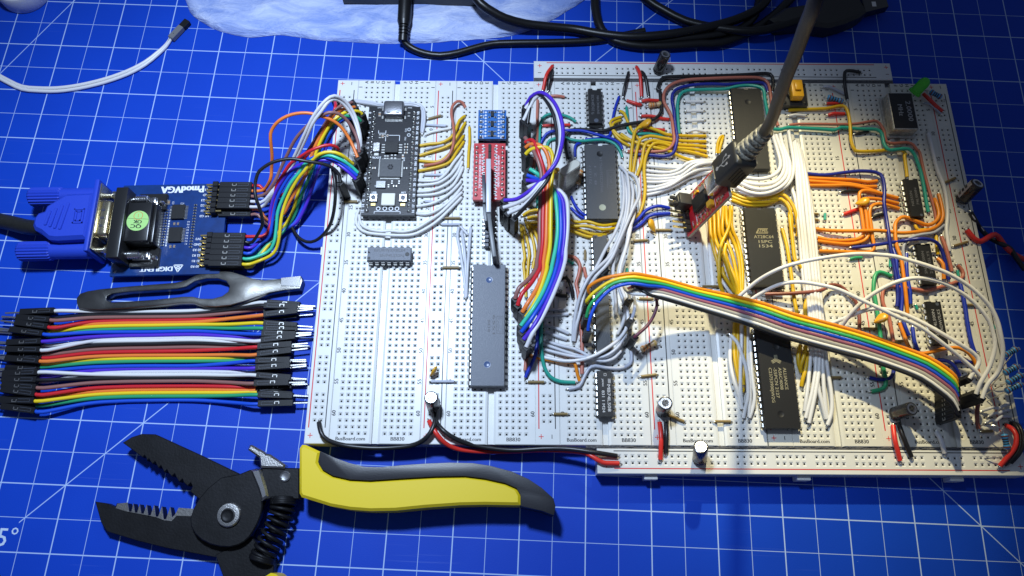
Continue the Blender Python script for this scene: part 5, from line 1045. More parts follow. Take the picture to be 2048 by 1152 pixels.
# beige twisted leads, red and black loops by the front right corner
for s, l in [('1964,822,.6 1976,818,2 1986,815,2.6 1994,817,2 2004,813,2.6 2016,807,.6', 'uppermost'), ('1978,832,.6 1990,826,2 1999,826,2.6 2006,822,2 2018,820,.6', 'middle'), ('1972,845,.6 1984,840,2 1992,842,2.6 2003,833,2.2 2018,834,.6', 'lowest')]:
    W('ltgrey', s, l + ' of three twisted beige leads near the right edge', 'twisted beige leads', r=.62)
W('red', '2013,851,1 2024,858,4 2032,870,5 2032,888,5 2025,903,4 2012,918,2.4 2000,932,1', 'fat red wire curving beside the lone blue resistor', 'curved wires at the front right corner', r=.95)
W('black', '2022,846,1 2033,852,4 2041,870,5 2041,890,5 2034,906,4 2018,922,2 2008,930,1', 'black wire curving outside the fat red one', 'curved wires at the front right corner', r=.8)
W('black', '2026,845,1 2038,851,5 2046,870,6 2046,892,6 2037,910,4 2022,926,1', 'outermost black wire at the front right corner', 'curved wires at the front right corner', r=.7)
W('brown', '1957,858,1 1954,835,2 1955,815,4 1958,800,6', 'dark red wire below the black housings at the right edge', 'curved wires at the front right corner', r=.8)
# green LED
M['led'] = mat('green_led_plastic', (.07, .62, .03), .12, spec=.6, trans=.12)
p = at(1832, 182, ZB+4); q = at(1852, 162, ZB+8.5); d = q-p
o = root('indicator_light', tuple(p), 'green LED leaning beside the oscillator can', 'LED', None, d.to_track_quat('Z', 'Y').to_euler())
b = MB(); b.lathe([(2.9, -1.2), (2.9, -.2), (2.5, 0), (2.5, 4.2), (2.3, 5.4), (1.7, 6.4), (.9, 6.9), (.1, 7.05)], 24); part('lens', b, M['led'], o, ang=50)
for x in (-1.27, 1.27): b = MB(); b.tube([(x, 0, -1), (x, .5, -4.5), (x, 2, -7)], .26, 6); part('lead', b, M['lead'], o)
W('red', '1847,188,2 1860,200,3 1872,212,2 1884,222', 'red wire slanting right from below the green LED', 'wires beside the oscillator can', r=.86, h=2.4)
W('grey', '1848,206 1858,207,2 1868,215 1882,228', 'thin grey wire beside the slanting red one', 'wires beside the oscillator can', r=.5, h=1.6)
# ---------------------------------------------------------------- VGA adapter board and plug
M['blue_plastic'] = mat('royal_blue_moulded_plastic', (.018, .055, .50), .5, spec=.35, bump=.35, bscale=2.2)
M['black_plastic'] = mat('black_moulded_plastic', (.016, .016, .017), .30, spec=.55, bump=.08, bscale=1)
M['nickel'] = mat('nickel_shell', (.74, .66, .46), .26, metal=1, bump=.2, bscale=.8)
M['sticker'] = mat('pale_green_sticker', (.40, .70, .22), .5)
M['sticker_red'] = mat('orange_print', (.60, .22, .05), .6)
o = root('video_adapter_board', (-80, -69.3, 0), 'blue PmodVGA circuit board marked DIGILENT', 'circuit board', None, (0, 0, R(1.8)))
ZQ = 4.8
pcb(o, -23.6, 22.6, -21.4, 21.2, ZQ, 1.6, M['pcb_dark'])
# socket
b = MB(); b.box(-20.4, -15.2, -17.6, 14.6, .6, 16.2); part('socket_flange', b, M['black_plastic'], o, bevel=.5, seg=2)
b = MB(); b.box(-21.0, -20.4, -15.6, 12.8, 1.4, 15.6); part('face_plate', b, M['nickel'], o, bevel=.3)
b = MB(); b.box(-15.2, -5.2, -9.6, 8.2, ZQ, 14.2); b.box(-5.2, -3.8, -9.6, 8.2, ZQ, 12.4); sk = part('socket_body', b, M['black_plastic'], o, bevel=.45, seg=2)
for y0, y1 in ((-18.2, -9.6), (8.2, 16.0)): b = MB(); b.box(-15.2, -3.0, y0, y1, ZQ, 6.6); part('socket_wing', b, M['black_plastic'], o, bevel=.3)
for y in (-13.9, 11.6):
    b = MB(); b.lathe([(1.7, 0), (1.7, 5.6), (1.1, 5.8), (1.1, 6.4)], 12, X=Matrix.Translation((-15.2, y, 9.6)) @ Matrix.Rotation(R(90), 4, 'Y'))
    for k in range(5): b.lathe([(1.8, 0), (2.0, .3), (1.8, .6)], 12, X=Matrix.Translation((-14.6+k*.9, y, 9.6)) @ Matrix.Rotation(R(90), 4, 'Y'))
    part('screw_post', b, M['steel_bright'], o, ang=40)
    b = MB(); b.box(-13.6, -6.2, y-1.9, y+1.9, 6.6, 8.0); b.box(-8.2, -6.4, y-1.5, y+1.5, 8, 9.4); part('ground_bracket', b, M['steel_bright'], o, bevel=.5, seg=2)
    b = MB(); b.lathe([(1.3, 6.4), (1.1, 7.6), (.5, 8.4)], 10, X=Matrix.Translation((-4.6, y-.5, 0))); part('solder_joint', b, M['tin'], o)
b = MB(); b.lathe([(4.6, 14.21), (4.6, 14.27)], 32, X=Matrix.Translation((-12.2+1.9, -.4, 0))); st = part('round_sticker', b, M['sticker'], o, ang=30)
b = MB(); X_ = Matrix.Translation((-10.3, -.4, 14.29)) @ Matrix.Rotation(R(176), 4, 'Z')
put_text(b, 'QC', .2, 2.5, 0, 2.4, 0, X=X_, fit=4.4, bold=.08); put_text(b, 'OK', -.1, .4, 0, 2.2, 0, X=X_, fit=3.6, bold=.08); seg2(b, (-4.4, -.9), (4.4, -.9), .12, 0, X=X_)
part('sticker_lettering', b, M['ink'], st, smooth=False)
b = MB(); nn = 28; vs = [(-10.3+rr*math.cos(2*math.pi*k/nn), 1.9+rr*math.sin(2*math.pi*k/nn), 14.30) for rr in (1.95, 1.72) for k in range(nn)]
b.add(vs, [(k, (k+1) % nn, nn+(k+1) % nn, nn+k) for k in range(nn)]); seg2(b, (-10.3, 1.2), (-10.3, 2.7), .2, 14.30); part('sticker_ring', b, M['sticker_red'], st, smooth=False)
# parts on the board
for cy in (7.4, -3.4):
    c = MB(); c.box(-.5, 5.0, cy-3.4, cy+3.4, ZQ+.1, ZQ+1.3); ic = part('logic_chip', c, M['chip'], o, bevel=.12)
    for x in (-1.1, 5.6):
        for k in range(10): b = MB(); b.box(x-.55, x+.55, -.15, .15, ZQ+.05, ZQ+.35); q = part('chip_lead', b, M['tin'], ic); q.location = (0, cy-2.93+k*.65, 0)
chip_res(o, -2.9, 12.3, ZQ, 1.5, 2.2, 'ceramic')
for k in range(14):
    y = 8.6-k*1.27
    chip_res(o, -4.4, y, ZQ, 1.2, .6); chip_res(o, -2.9, y, ZQ, 1.2, .6)
for k in range(16): chip_res(o, 9.2+(k % 2)*.0, 10.8-k*1.32, ZQ, 1.3, .6)
for x, y in ((1.0, 2.0), (2.6, 2.0), (.6, -8.6), (2.2, -8.6)): chip_res(o, x, y, ZQ, .8, 1.4, 'ceramic')
s = MB(); z = ZQ+.02
put_text(s, 'PmodVGA', 2.6, 18.8, z, 4.6, 180, bold=.28, fit=18.5); put_text(s, 'DIGILENT', -4.2, -18.6, z, 3.0, 180, bold=.16, fit=13.6)
X_ = Matrix.Translation((4.9, -18.6, z))
for a, b_ in [((-1.9, 1.5), (1.9, 1.5)), ((1.9, 1.5), (0, -1.6)), ((0, -1.6), (-1.9, 1.5)), ((-.8, .8), (.8, .8)), ((.8, .8), (0, -.5)), ((0, -.5), (-.8, .8))]: seg2(s, a, b_, .45, 0, X=X_)
for k, t in enumerate(['3V3', 'GND', 'HC G3', 'HC G2', 'VS G1', 'HS G0']): put_text(s, t, 13.4, 18.3-2.54*k, z, 1.5, 180, bold=.03)
for k, t in enumerate(['3V3', 'GND', 'B3 R3', 'B2 R2', 'B1 R1', 'B0 R0']): put_text(s, t, 12.0, -5.2-2.54*k, z, 1.5, 180, bold=.03)
for k in range(9): put_text(s, 'R%d' % (9-k), 6.9, 3.0-k*1.3, z, 1.0, 180)
put_text(s, 'J3', -21.5, -19.6, z, 1.2, 180); put_text(s, 'IC2', 3.2, 11.8, z, 1.1, 180); put_text(s, 'C5', -.8, 12.2, z, 1.2, 90)
for k in range(14): put_text(s, 'R%d' % (10+k), -6.2, 8.6-k*1.27, z, .95, 0); seg2(s, (-1.8, 8.6-k*1.27), (-1.2, 8.6-k*1.27), .8, z)
tag(part('printed_marks', s, M['silk'], o, smooth=False), kind='stuff')
for y0 in (19.2, -4.9):
    for lay, zz in ((0, 7.4), (1, 4.75)):
        for k in range(6):
            y = y0-2.54*k
            if lay == 0 or True:
                b = MB(); b.box(14.0, 21.5, y-.32, y+.32, zz-.32, zz+.32); b.box(14.0, 14.64, y-.32, y+.32, 2.4, zz); part('header_pin', b, M['brass'], o)
                b = MB(); b.box(16.9, 19.4, y-1.22, y+1.22, zz-1.25, zz+1.25); part('header_block', b, M['housing'], o, bevel=.25)
# plug
o = root('video_plug', (-120, -68.5, 0), 'blue moulded VGA plug with two ribbed thumbscrews', 'plug', None, (0, 0, R(1.5)))
hood = [(8.6, -9.6), (10.2, -9.6), (10.2, 9.6), (8.6, 9.6), (-1.5, 9.3), (-5.5, 6.8), (-9.0, 4.4), (-9.6, 2.2), (-12.0, 1.4), (-13.2, -.6), (-13.2, -3.6), (-12, -5.6), (-9.2, -6.8), (-5.5, -9.6), (-2, -10)]
b = MB(); b.prism([(x, y*1.1) for x, y in hood], 2.2, 16.2, inset=1.4); hd = part('hood', b, M['blue_plastic'], o, ang=30)
b = MB(); b.box(10.2, 12.2, -16.6, 16.4, 1.4, 16.8); part('hood_flange', b, M['blue_plastic'], o, bevel=.6, seg=2)
b = MB()
for k, (x, y0, y1) in enumerate([(-7.0, -4.6, 2.0), (-4.8, -5.4, 3.2), (-2.6, -6.2, 4.6), (-.4, -6.6, 5.6)]):
    b.prism([(p_[0]+x-k*.0-.0, p_[1]) for p_ in ((.9+y1*.14, y1), (-.3+y1*.14, y1), (-.3+y0*.14, y0), (.9+y0*.14, y0))], 16.0, 16.75)
part('grip_rib', b, M['blue_plastic'], hd, bevel=.25)
b = MB()
for (x0, x1, y0, y1) in ((3.6, 8.0, -3.9, 2.7), (4.6, 7.0, -2.9, 1.7)):
    for q in ((x0, x1, y0, y0+.5), (x0, x1, y1-.5, y1), (x0, x0+.5, y0, y1), (x1-.5, x1, y0, y1)): b.box(*q, 16.1, 16.6)
part('moulded_emblem', b, M['blue_plastic'], hd)
b = MB(); n = 24
prof = [(5.2, 12.2), (6.2, 12.6)]
b.box(12.2, 17.5, -8.6, 8.0, 3.4, 14.2); part('metal_shell', b, M['nickel'], o, bevel=1.4, seg=3)
b = MB(); b.box(12.2, 12.9, -15.2, 15.0, 2.4, 15.6); part('shell_plate', b, M['nickel'], o, bevel=.2)
for y in (-4.2, -.6, 3.0): b = MB(); b.box(13.6, 15.6, y-.5, y+.5, 14.1, 14.6); part('shell_dimple', b, M['steel_bright'], o, bevel=.2)
for y in (-12.9, 12.5):
    b = MB(); X_ = Matrix.Translation((-21, y, 8.4)) @ Matrix.Rotation(R(90), 4, 'Y')
    n = 40; vs = []; fs = []
    for r0, zz in ((3.5, 0), (4.2, .8), (4.2, 13.4), (3.7, 14.0)):
        for k in range(n): rr = r0-(.42 if k % 2 else 0); a = 2*math.pi*k/n; vs.append((rr*math.cos(a), rr*math.sin(a), zz))
    for q in range(3):
        for k in range(n): j = (k+1) % n; fs.append((q*n+k, q*n+j, (q+1)*n+j, (q+1)*n+k))
    fs += [tuple(range(n-1, -1, -1)), tuple(range(3*n, 4*n))]
    b.add(vs, fs, 0, X_); part('thumbscrew_knob', b, M['blue_plastic'], o, ang=25)
    b = MB(); b.lathe([(3.6, 14.0), (3.6, 31)], 20, X=X_); part('screw_sleeve', b, M['blue_plastic'], o)
    b = MB(); b.lathe([(1.2, 32), (1.2, 36), (2.1, 36), (2.1, 40)], 12, X=X_); part('screw_shaft', b, M['steel_bright'], o)
b = MB(); b.tube(smooth([(-12.5, -2.2, 8.6), (-16, -2.0, 8.2), (-22, -.6, 6.5), (-32, 2.6, 4.6), (-44, 5, 3.7), (-70, 6, 3.6)], 2), 3.3, 16); part('cable', b, M['dusty_rubber'], o, ang=60)
# ---------------------------------------------------------------- ribbon of loose jumper wires, lower left
MID = [623, 629, 634, 641, 646, 651, 657, 664, 671, 677, 682, 688, 696, 703, 711, 717, 723, 732, 738, 744, 750, 756, 763, 773, 780, 786, 793, 801]
CJ = ['white', 'black', 'r_brown', 'r_red', 'r_orange', 'r_yellow', 'green', 'r_blue', 'purple', 'r_white', 'white', 'black', 'r_brown', 'r_red', 'r_orange', 'r_yellow', 'green', 'r_blue', 'purple', 'r_white', 'white', 'black', 'r_brown', 'r_red', 'r_orange', 'r_yellow', 'green', 'r_blue']
CN = ['white', 'black', 'brown', 'red', 'orange', 'yellow', 'green', 'blue', 'purple', 'pale grey']
LTOP = {0: (110, 622), 2: (101, 640), 3: (97, 654), 7: (87, 668), 8: (84, 683), 9: (82, 700), 14: (80, 722), 20: (77, 745), 21: (75, 760), 22: (74, 775), 23: (72, 788), 25: (70, 802), 27: (72, 822)}
LLOW = {1: (101, 636), 4: (97, 655), 5: (95, 663), 6: (94, 672), 10: (84, 690), 11: (84, 704), 12: (84, 710), 13: (85, 716), 15: (80, 728), 16: (82, 734), 17: (80, 742), 18: (80, 752), 19: (78, 762), 24: (72, 796), 26: (72, 810)}
RTOP = {1: (529, 612), 4: (528, 630), 5: (528, 647), 6: (528, 657), 7: (524, 668), 9: (523, 681), 13: (516, 694), 14: (515, 709), 17: (512, 722), 18: (512, 736), 20: (514, 751), 22: (509, 767), 26: (517, 790), 27: (517, 808)}
RLOW = {0: (535, 606), 2: (528, 619), 3: (528, 636), 8: (524, 675), 10: (522, 686), 11: (519, 690), 12: (518, 696), 15: (515, 715), 16: (513, 721), 19: (513, 744), 21: (513, 757), 23: (513, 774), 24: (515, 780), 25: (516, 785)}
for i in range(28):
    l = LTOP.get(i) or LLOW[i]; r_ = RTOP.get(i) or RLOW[i]; lt = i in LTOP; rt = i in RTOP; m_ = MID[i]; jz = .25*((i*7) % 3)
    zl = 4.1 if lt else 1.35; zr = 4.1 if rt else 1.35
    rep = i//10
    lab = 'unusually top ' if False else ''
    where = ['nearest the tweezers', 'in the middle', 'nearest the wire strippers'][rep] if i < 20 or True else ''
    nm = '%s jumper wire of the set %s, loose at both ends' % (CN[i % 10], where)
    ang = [0, .10, -.06, .05, .14, .03, -.05][i % 7]
    dl = V((1, -.02-.10*((i % 4)-1.2)*.6, 0)); dr = V((1, .03+.05*((i % 5)-2), 0))
    pl = at(*l, zl); pr_ = at(*r_, zr)
    s0 = [pl-dl.normalized()*.4, pl+dl.normalized()*3]
    mids = [at(175, m_+(l[1]-m_)*.30, 1.2+jz+(zl-1.2)*.25), at(240, m_+(l[1]-m_)*.07, 1.0+jz), at(300, m_, .9+jz), at(390, m_-4*(.4 if i < 14 else .1), 1.0+jz), at(460, m_+(r_[1]-m_)*.55, 1.2+jz+(zr-1.2)*.3)]
    P = smooth(s0+mids+[pr_-dr.normalized()*3, pr_+dr.normalized()*.4], 3)
    o = root('jumper_wire', tuple(P[0]), nm, 'wire', 'loose rainbow jumper wires')
    b = MB(); b.tube(P, .80, 8); part('insulation', b, M[CJ[i]], o, True, ang=60)
    housing(o, pl, dl, (0, 0, 1), True); housing(o, pr_, -dr, (0, 0, 1), True)
# pale two core lead at the upper left
o = root('sensor_lead', tuple(at(340, 75, 3)), 'pale two core lead with a grey plug end near the top left', 'wire')
for dy in (0, 6):
    P = smooth([at(x, y+dy*k, .9) for x, y, k in [(-40, 130, 1), (-10, 146, 1), (20, 162, 1), (45, 173, 1), (75, 176, 1), (115, 176, 1.1), (160, 170, 1.1), (210, 158, 1.1), (255, 142, 1.1), (290, 124, 1), (315, 105, .8), (332, 90, .5), (342, 76, .2)]], 3)
    b = MB(); b.tube(P, .85, 8); part('insulation', b, M['r_white'], o, True, ang=60)
p = at(342, 78, 1.6); q = at(380, 38, 1.6); d = (q-p).normalized()
Mx = d.to_track_quat('Y', 'Z').to_matrix().to_4x4(); Mx.translation = p-V(o.location)
b = MB(); b.box(-1.5, 1.5, 0, 8.0, -1.3, 1.4); h = part('plug_housing', b, mat('grey_nylon', (.16, .16, .17), .45), o, bevel=.25); h.matrix_local = Mx
b = MB(); b.box(-1.6, 1.6, 8, 12.4, -1.4, 1.2); h = part('plug_end', b, M['housing'], o, bevel=.3); h.matrix_local = Mx
b = MB(); b.lathe([(.3, 1.39), (.3, 1.43)], 10, X=Matrix.Translation((0, 2.6, 0))); h = part('latch_hole', b, M['hole'], o); h.matrix_local = Mx
# ---------------------------------------------------------------- tweezers
M['tweezer'] = mat('worn_dark_steel', (.30, .29, .27), .33, metal=1, bump=.3, bscale=2.4, var=.55, vscale=.05, dark=(.12, .12, .12))
outer = [(157, 617), (153, 606), (153, 596), (160, 587), (175, 582), (200, 578), (250, 573), (300, 569), (350, 565), (372, 560), (392, 550), (417, 543), (440, 541), (462, 543), (482, 549), (505, 557), (530, 560), (562, 557), (602, 552), (605, 560), (600, 577), (570, 580), (540, 585), (515, 593), (490, 602), (460, 610), (430, 613), (405, 612), (385, 606), (360, 606), (310, 611), (250, 616), (200, 619)]
hole_ = [(212, 600), (213, 592), (225, 587), (260, 583), (310, 580), (355, 577), (372, 573), (390, 562), (412, 557), (436, 557), (452, 562), (459, 572), (456, 583), (444, 592), (425, 597), (402, 597), (385, 593), (365, 593), (310, 599), (250, 603), (222, 604)]
o = root('tweezers', tuple(at(380, 580, 0)), 'worn steel tweezers lying above the loose rainbow jumper wires', 'tweezers')
zt = 4.6
po = [at(*q, zt).to_2d() for q in outer]; ph = [at(*q, zt).to_2d() for q in hole_]
b = MB(); n1, n2 = len(po), len(ph)
def ringwall(pts, z0, z1, flip):
    n = len(pts); k = len(b.v); b.v += [(p.x, p.y, z0) for p in pts] + [(p.x, p.y, z1) for p in pts]
    for i in range(n): j = (i+1) % n; b.f.append((k+i, k+j, k+n+j, k+n+i)); b.m.append(0)
bm = bmesh.new()
def facering(z):
    vo = [bm.verts.new((p.x, p.y, z)) for p in po]; vh = [bm.verts.new((p.x, p.y, z)) for p in ph]
    es = [bm.edges.new((vo[i], vo[(i+1) % n1])) for i in range(n1)] + [bm.edges.new((vh[i], vh[(i+1) % n2])) for i in range(n2)]
    bmesh.ops.triangle_fill(bm, use_beauty=True, edges=es); return vo, vh
a0, a1 = facering(zt); c0, c1 = facering(.4)
for u_, d_ in ((a0, c0), (a1, c1)):
    for i in range(len(u_)): j = (i+1) % len(u_); bm.faces.new((d_[i], d_[j], u_[j], u_[i]))
bmesh.ops.recalc_face_normals(bm, faces=bm.faces)
rim = [e for e in bm.edges if len(e.link_faces) == 2 and e.calc_face_angle(0) > R(60) and all(v.co.z > 2 for v in e.verts)]
bmesh.ops.bevel(bm, geom=rim, offset=.3, segments=2, affect='EDGES', profile=.5, clamp_overlap=True)
bm.verts.index_update(); b.v = [tuple(v.co) for v in bm.verts]; b.f = [tuple(v.index for v in f.verts) for f in bm.faces]; b.m = [0]*len(b.f); bm.free()
part('tweezer_arms', b, M['tweezer'], o, True, ang=35)
b = MB(); b.prism([tuple(at(x, y, zt+.1).to_2d()) for x, y in [(562, 572), (562, 556), (602, 552), (599, 573)]], zt-.2, zt+.35); part('polished_tip', b, M['steel_bright'], o, True, bevel=.1)
# ---------------------------------------------------------------- wire strippers
M['gun'] = mat('blackened_tool_steel', (.010, .010, .012), .50, metal=.3, spec=.3, bump=.3, bscale=1.2, var=.35, vscale=.15)
M['bare_steel'] = mat('ground_steel', (.34, .33, .32), .38, metal=1, bump=.3, bscale=1.5)
M['y_grip'] = mat('yellow_grip_plastic', (.78, .58, .015), .42, spec=.4, bump=.05, bscale=1)
M['k_grip'] = mat('black_grip_rubber', (.013, .013, .018), .36, spec=.5, bump=.12, bscale=2)
o = root('wire_strippers', tuple(at(700, 980, 0)), 'wire strippers with open black jaws and a yellow and black handle', 'pliers')
def plate(name, pts, z0, z1, m, inset=.25, k=3, oy=768, ox=0, parent=o, **kw):
    P = [at(ox+x/k, oy+y/k, z1).to_2d() for x, y in pts]
    ar = sum(P[i-1].x*P[i].y-P[i].x*P[i-1].y for i in range(len(P)))
    if ar < 0: P = P[::-1]
    b = MB(); b.prism([tuple(p) for p in P], z0, z1, inset=inset); return part(name, b, m, parent, True, **(kw or dict(ang=30)))
teeth = []
for k, (x, y) in enumerate([(855, 440), (880, 462), (915, 480), (950, 505), (985, 530), (1030, 555), (1075, 588), (1125, 612)]): teeth += [(x, y), (x+12+k, y-12-k), (x+22+k, y+4)]
upper = [(735, 352), (790, 318), (850, 299), (930, 301), (1010, 338), (1200, 425), (1440, 541), (1540, 505), (1600, 640), (1560, 760), (1400, 860), (1300, 820), (1225, 715), (1140, 645)] + teeth[::-1]
plate('upper_jaw', upper, 4.6, 8.2, M['gun'])
tl = []
for k, (x, y, dp) in enumerate([(765, 715, 55), (800, 718, 58), (838, 722, 60), (880, 726, 66), (925, 728, 72), (972, 735, 80)]): tl += [(x, y), (x+10, y+dp), (x+24, y+dp)]
lower = [(570, 705), (640, 715), (690, 738), (700, 715)] + tl + [(1020, 738), (1030, 800), (1050, 785), (1070, 745), (1208, 755), (1225, 715), (1300, 600), (1440, 545), (1540, 600), (1560, 760), (1500, 950), (1400, 1032), (1290, 1040), (1000, 985), (820, 940), (640, 885), (605, 830)]
plate('lower_jaw', lower, 1.0, 4.8, M['gun'])
plate('ground_edge', [(695, 745), (705, 718)] + [(x, y-4) for x, y in tl] + [(1022, 735), (1032, 800), (1048, 786), (1072, 742), (1206, 752), (1204, 795), (1060, 790), (1030, 822), (985, 818), (940, 800), (870, 785), (760, 765)], 4.6, 5.0, M['bare_steel'], 0)
# body plate behind the handle
plate('handle_plate', [(480, 465), (590, 420), (720, 397), (738, 460), (742, 388), (1192, 396), (1192, 770), (830, 768), (742, 790), (748, 840), (745, 890), (732, 950), (710, 1010), (680, 1080), (640, 1150), (590, 1225), (530, 1280), (460, 1320), (360, 1345), (240, 1340), (120, 1310), (20, 1260), (-60, 1190), (-110, 1100), (-120, 1000), (-80, 880), (-10, 760), (90, 640), (250, 510)], 6.0, 8.7, M['gun'], .4, 6, 870, 400)
plate('bent_edge_highlight', [(598, 420), (722, 396), (798, 640), (816, 735), (735, 792), (690, 640)], 7.0, 9.6, M['steel_bright'], .8, 6, 870, 400)  # bright plate stands in for the highlight along the bent edge
plate('lock_lever', [(568, 175), (590, 120), (618, 116), (770, 200), (790, 225), (830, 225), (1022, 355), (1010, 400), (720, 390), (705, 270)], 6.0, 10.2, M['steel'], .7, 6, 870, 400)
def disc(name, c, z, prof, m, n=28):
    p = at(*c, z); b = MB(); b.lathe([(r, z+h) for r, h in prof], n, X=Matrix.Translation((p.x, p.y, 0))); return part(name, b, m, o, True, ang=35)
disc('pivot_washer', (459, 1030), 8.5, [(4.5, 0), (4.5, 1.0), (4.1, 1.5), (2.9, 1.6)], M['steel'])
disc('pivot_bolt', (457, 1031), 9.4, [(2.7, 0), (2.7, .9), (2.2, 1.0), (1.9, .8), (.8, .75)], M['gun'], 14)
disc('rivet', (571, 953), 8.5, [(2.0, 0), (2.0, .7), (1.5, 1.0), (1.4, .5), (.5, .4)], M['steel_bright'])
# handle
grip = [(600, 890), (608, 888), (640, 902), (668, 915), (699, 926), (728, 933), (765, 934), (805, 930), (850, 927), (899, 925), (945, 926), (979, 931), (1024, 943), (1057, 958), (1084, 976), (1107, 997), (1111, 1012), (1108, 1031), (1085, 1022), (1041, 1012)]
edge = [(1041, 1012), (1041, 990), (1033, 976), (1010, 966), (970, 957), (930, 952), (870, 953), (800, 957), (740, 961), (700, 959), (665, 951), (645, 939), (636, 924), (640, 903)]
plate('grip_inlay', grip[2:] + edge[1:], 1.5, 14.9, M['k_grip'], 0, 1, 0, bevel=1.3, seg=4, ang=60)
plate('handle_shell', [(598, 896), (603, 889), (610, 889), (640, 903)] + edge[::-1][1:-1] + [(1041, 1010), (1024, 1010), (970, 1009), (920, 1010), (850, 1015), (790, 1021), (740, 1022), (700, 1019), (660, 1012), (625, 1001), (602, 994), (598, 986)], .4, 14.2, M['y_grip'], 1.0, 1, 0)
plate('lower_handle_plate', [(430, 1110), (470, 1090), (505, 1075), (520, 1095), (548, 1115), (545, 1200), (455, 1200), (445, 1150)], 1.0, 5.5, M['gun'], .3, 1, 0)
plate('lower_handle_shell', [(530, 1152), (540, 1146), (550, 1148), (562, 1158), (600, 1230), (480, 1240)], .4, 12, M['y_grip'], 1, 1, 0)
# spring
b = MB(); P = []
pa = [at(567, 996, 6.5), at(565, 1020, 6.6), at(556, 1048, 6.6), at(541, 1080, 6.2), at(528, 1108, 5.6), at(523, 1122, 5.2)]
ax = smooth(pa, .3); Lt = len(ax)-1; turns = 15; tot = turns*14
den = [0]
for k in range(1, tot+1):
    u_ = k/tot; den.append(den[-1] + (.45 if u_ < .22 or u_ > .78 else 1.5))
for k in range(tot+1):
    u_ = den[k]/den[-1]; i_ = min(Lt-1, int(u_*Lt)); c_ = ax[i_].lerp(ax[i_+1], u_*Lt-i_); t_ = (ax[i_+1]-ax[i_]).normalized()
    n_ = t_.cross(V((0,0,1))).normalized(); a = 2*math.pi*k/14; P.append(c_ + n_*math.cos(a)*4.3 + V((0,0,1))*math.sin(a)*4.3)
b.tube(P, .72, 7); part('coil_spring', b, M['gun'], o, True, ang=60)
# ---------------------------------------------------------------- USB serial adapter, its plug and cable
u = V((9.6, 4.4, 29)).normalized(); xl = V((0, -1, 0)); xl = (xl-u*xl.dot(u)).normalized(); nl = xl.cross(u)
FX = Matrix((xl, u, nl)).transposed().to_4x4()
o = root('serial_adapter', (140.9, -66.1, 12), 'red USB serial adapter board standing steeply on the fourth breadboard', 'circuit board'); o.matrix_world = Matrix.Translation((140.9, -66.1, 12)) @ FX
bpy.context.view_layer.update()
pcb(o, -8.6, 8.6, -1.5, 30, 0, 1.6, M['pcb_red']);
b = MB(); b.box(-8.75, 8.75, -1.6, 30.1, -1.4, -.3); part('board_edge', b, M['pcb_edge'], o)
c = MB(); c.box(-3.2, 3.0, 8.2, 17.6, .1, 1.9); part('interface_chip', c, M['chip'], o, bevel=.15)
b = MB()
for x in (-3.8, 3.6): leadrow(b, x, 8.8, 13, .66, 1.0, .3, .05)
part('chip_leads', b, M['tin'], o)
b = MB(); b.box(-3.8, 3.8, 21.8, 30.6, 0, 3.8); part('usb_socket', b, M['steel_bright'], o, bevel=.5, seg=2)
smd(o, 'yellow_capacitor', 4.0, 6.6, 17.5, 20.6, 0, 1.9, 'cer', .15); smd(o, 'steel_block', -4.6, -2.4, 15.0, 19.0, 1.8, .4, 'steel'); smd(o, 'amber_light', -6.2, -5.2, 9.5, 12, 0, .9, 'btn_yellow')
for x, y in ((5.2, 12), (5.2, 14.2), (1, 19.6), (-1, 19.6), (3, 19.6), (6.0, 23.5), (6.6, 26.5), (-6, 17), (-6, 20), (-5.6, 24), (5.4, 9.6)): chip_res(o, x, y, 0, 1.0, 1.7, 'ceramic' if y > 18 else 'chip')
s = MB()
for x in (-7.2, 7.2):
    for k in range(10): s.lathe([(.85, .0), (.85, .03), (.5, .04), (.5, 0)], 10, X=Matrix.Translation((x, 2.0+k*2.54, 0)))
part('pad_ring', s, M['brass'], o)
s = MB()
for k, t in enumerate(['TXD', 'RXD', 'RTS', 'CTS', 'VCC', 'GND']):
    put_text(s, t, -5.6, 3+k*3.2, .02, 1.1, 0, bold=.04); put_text(s, t, 5.4, 4+k*3.2, .02, 1.1, 0, bold=.04)
for k in range(12): seg2(s, (-2.6+k*.5, 20.8), (-2.5+k*.5, 18.2), .18, .02)
for a, b_ in (((-8, 7), (8, 7)), ((3.8, 21), (8, 21)), ((-8, 21), (-3.8, 21))): seg2(s, a, b_, .25, .02)
tag(part('printed_marks', s, M['silk'], o, smooth=False), kind='stuff')
for k in range(6):
    x = -6.35+2.54*k
    b = MB(); b.box(x-1.22, x+1.22, .2, 2.7, .0, 2.6); part('header_block', b, M['housing'], o, bevel=.2)
    b = MB(); b.box(x-.32, x+.32, 1.1, 1.74, 2.6, 8.2); part('header_pin', b, M['brass'], o)
b = MB(); b.box(-6.6, -1.2, 2.6, 8.2, 1.2, 7.0); b.box(-5.8, -2, 3.2, 7.4, 6.9, 7.6); part('jumper_cap', b, M['btn_base'], o, bevel=.35, seg=2)
b = MB()
for q in ((-6.6, -5.2, 4, 5.2), (-4.4, -3, 2.9, 4.1), (-2.8, -1.6, 5.6, 6.8)): b.box(*q, 7.0, 9.4)
part('jumper_lug', b, M['btn_base'], o, bevel=.2)
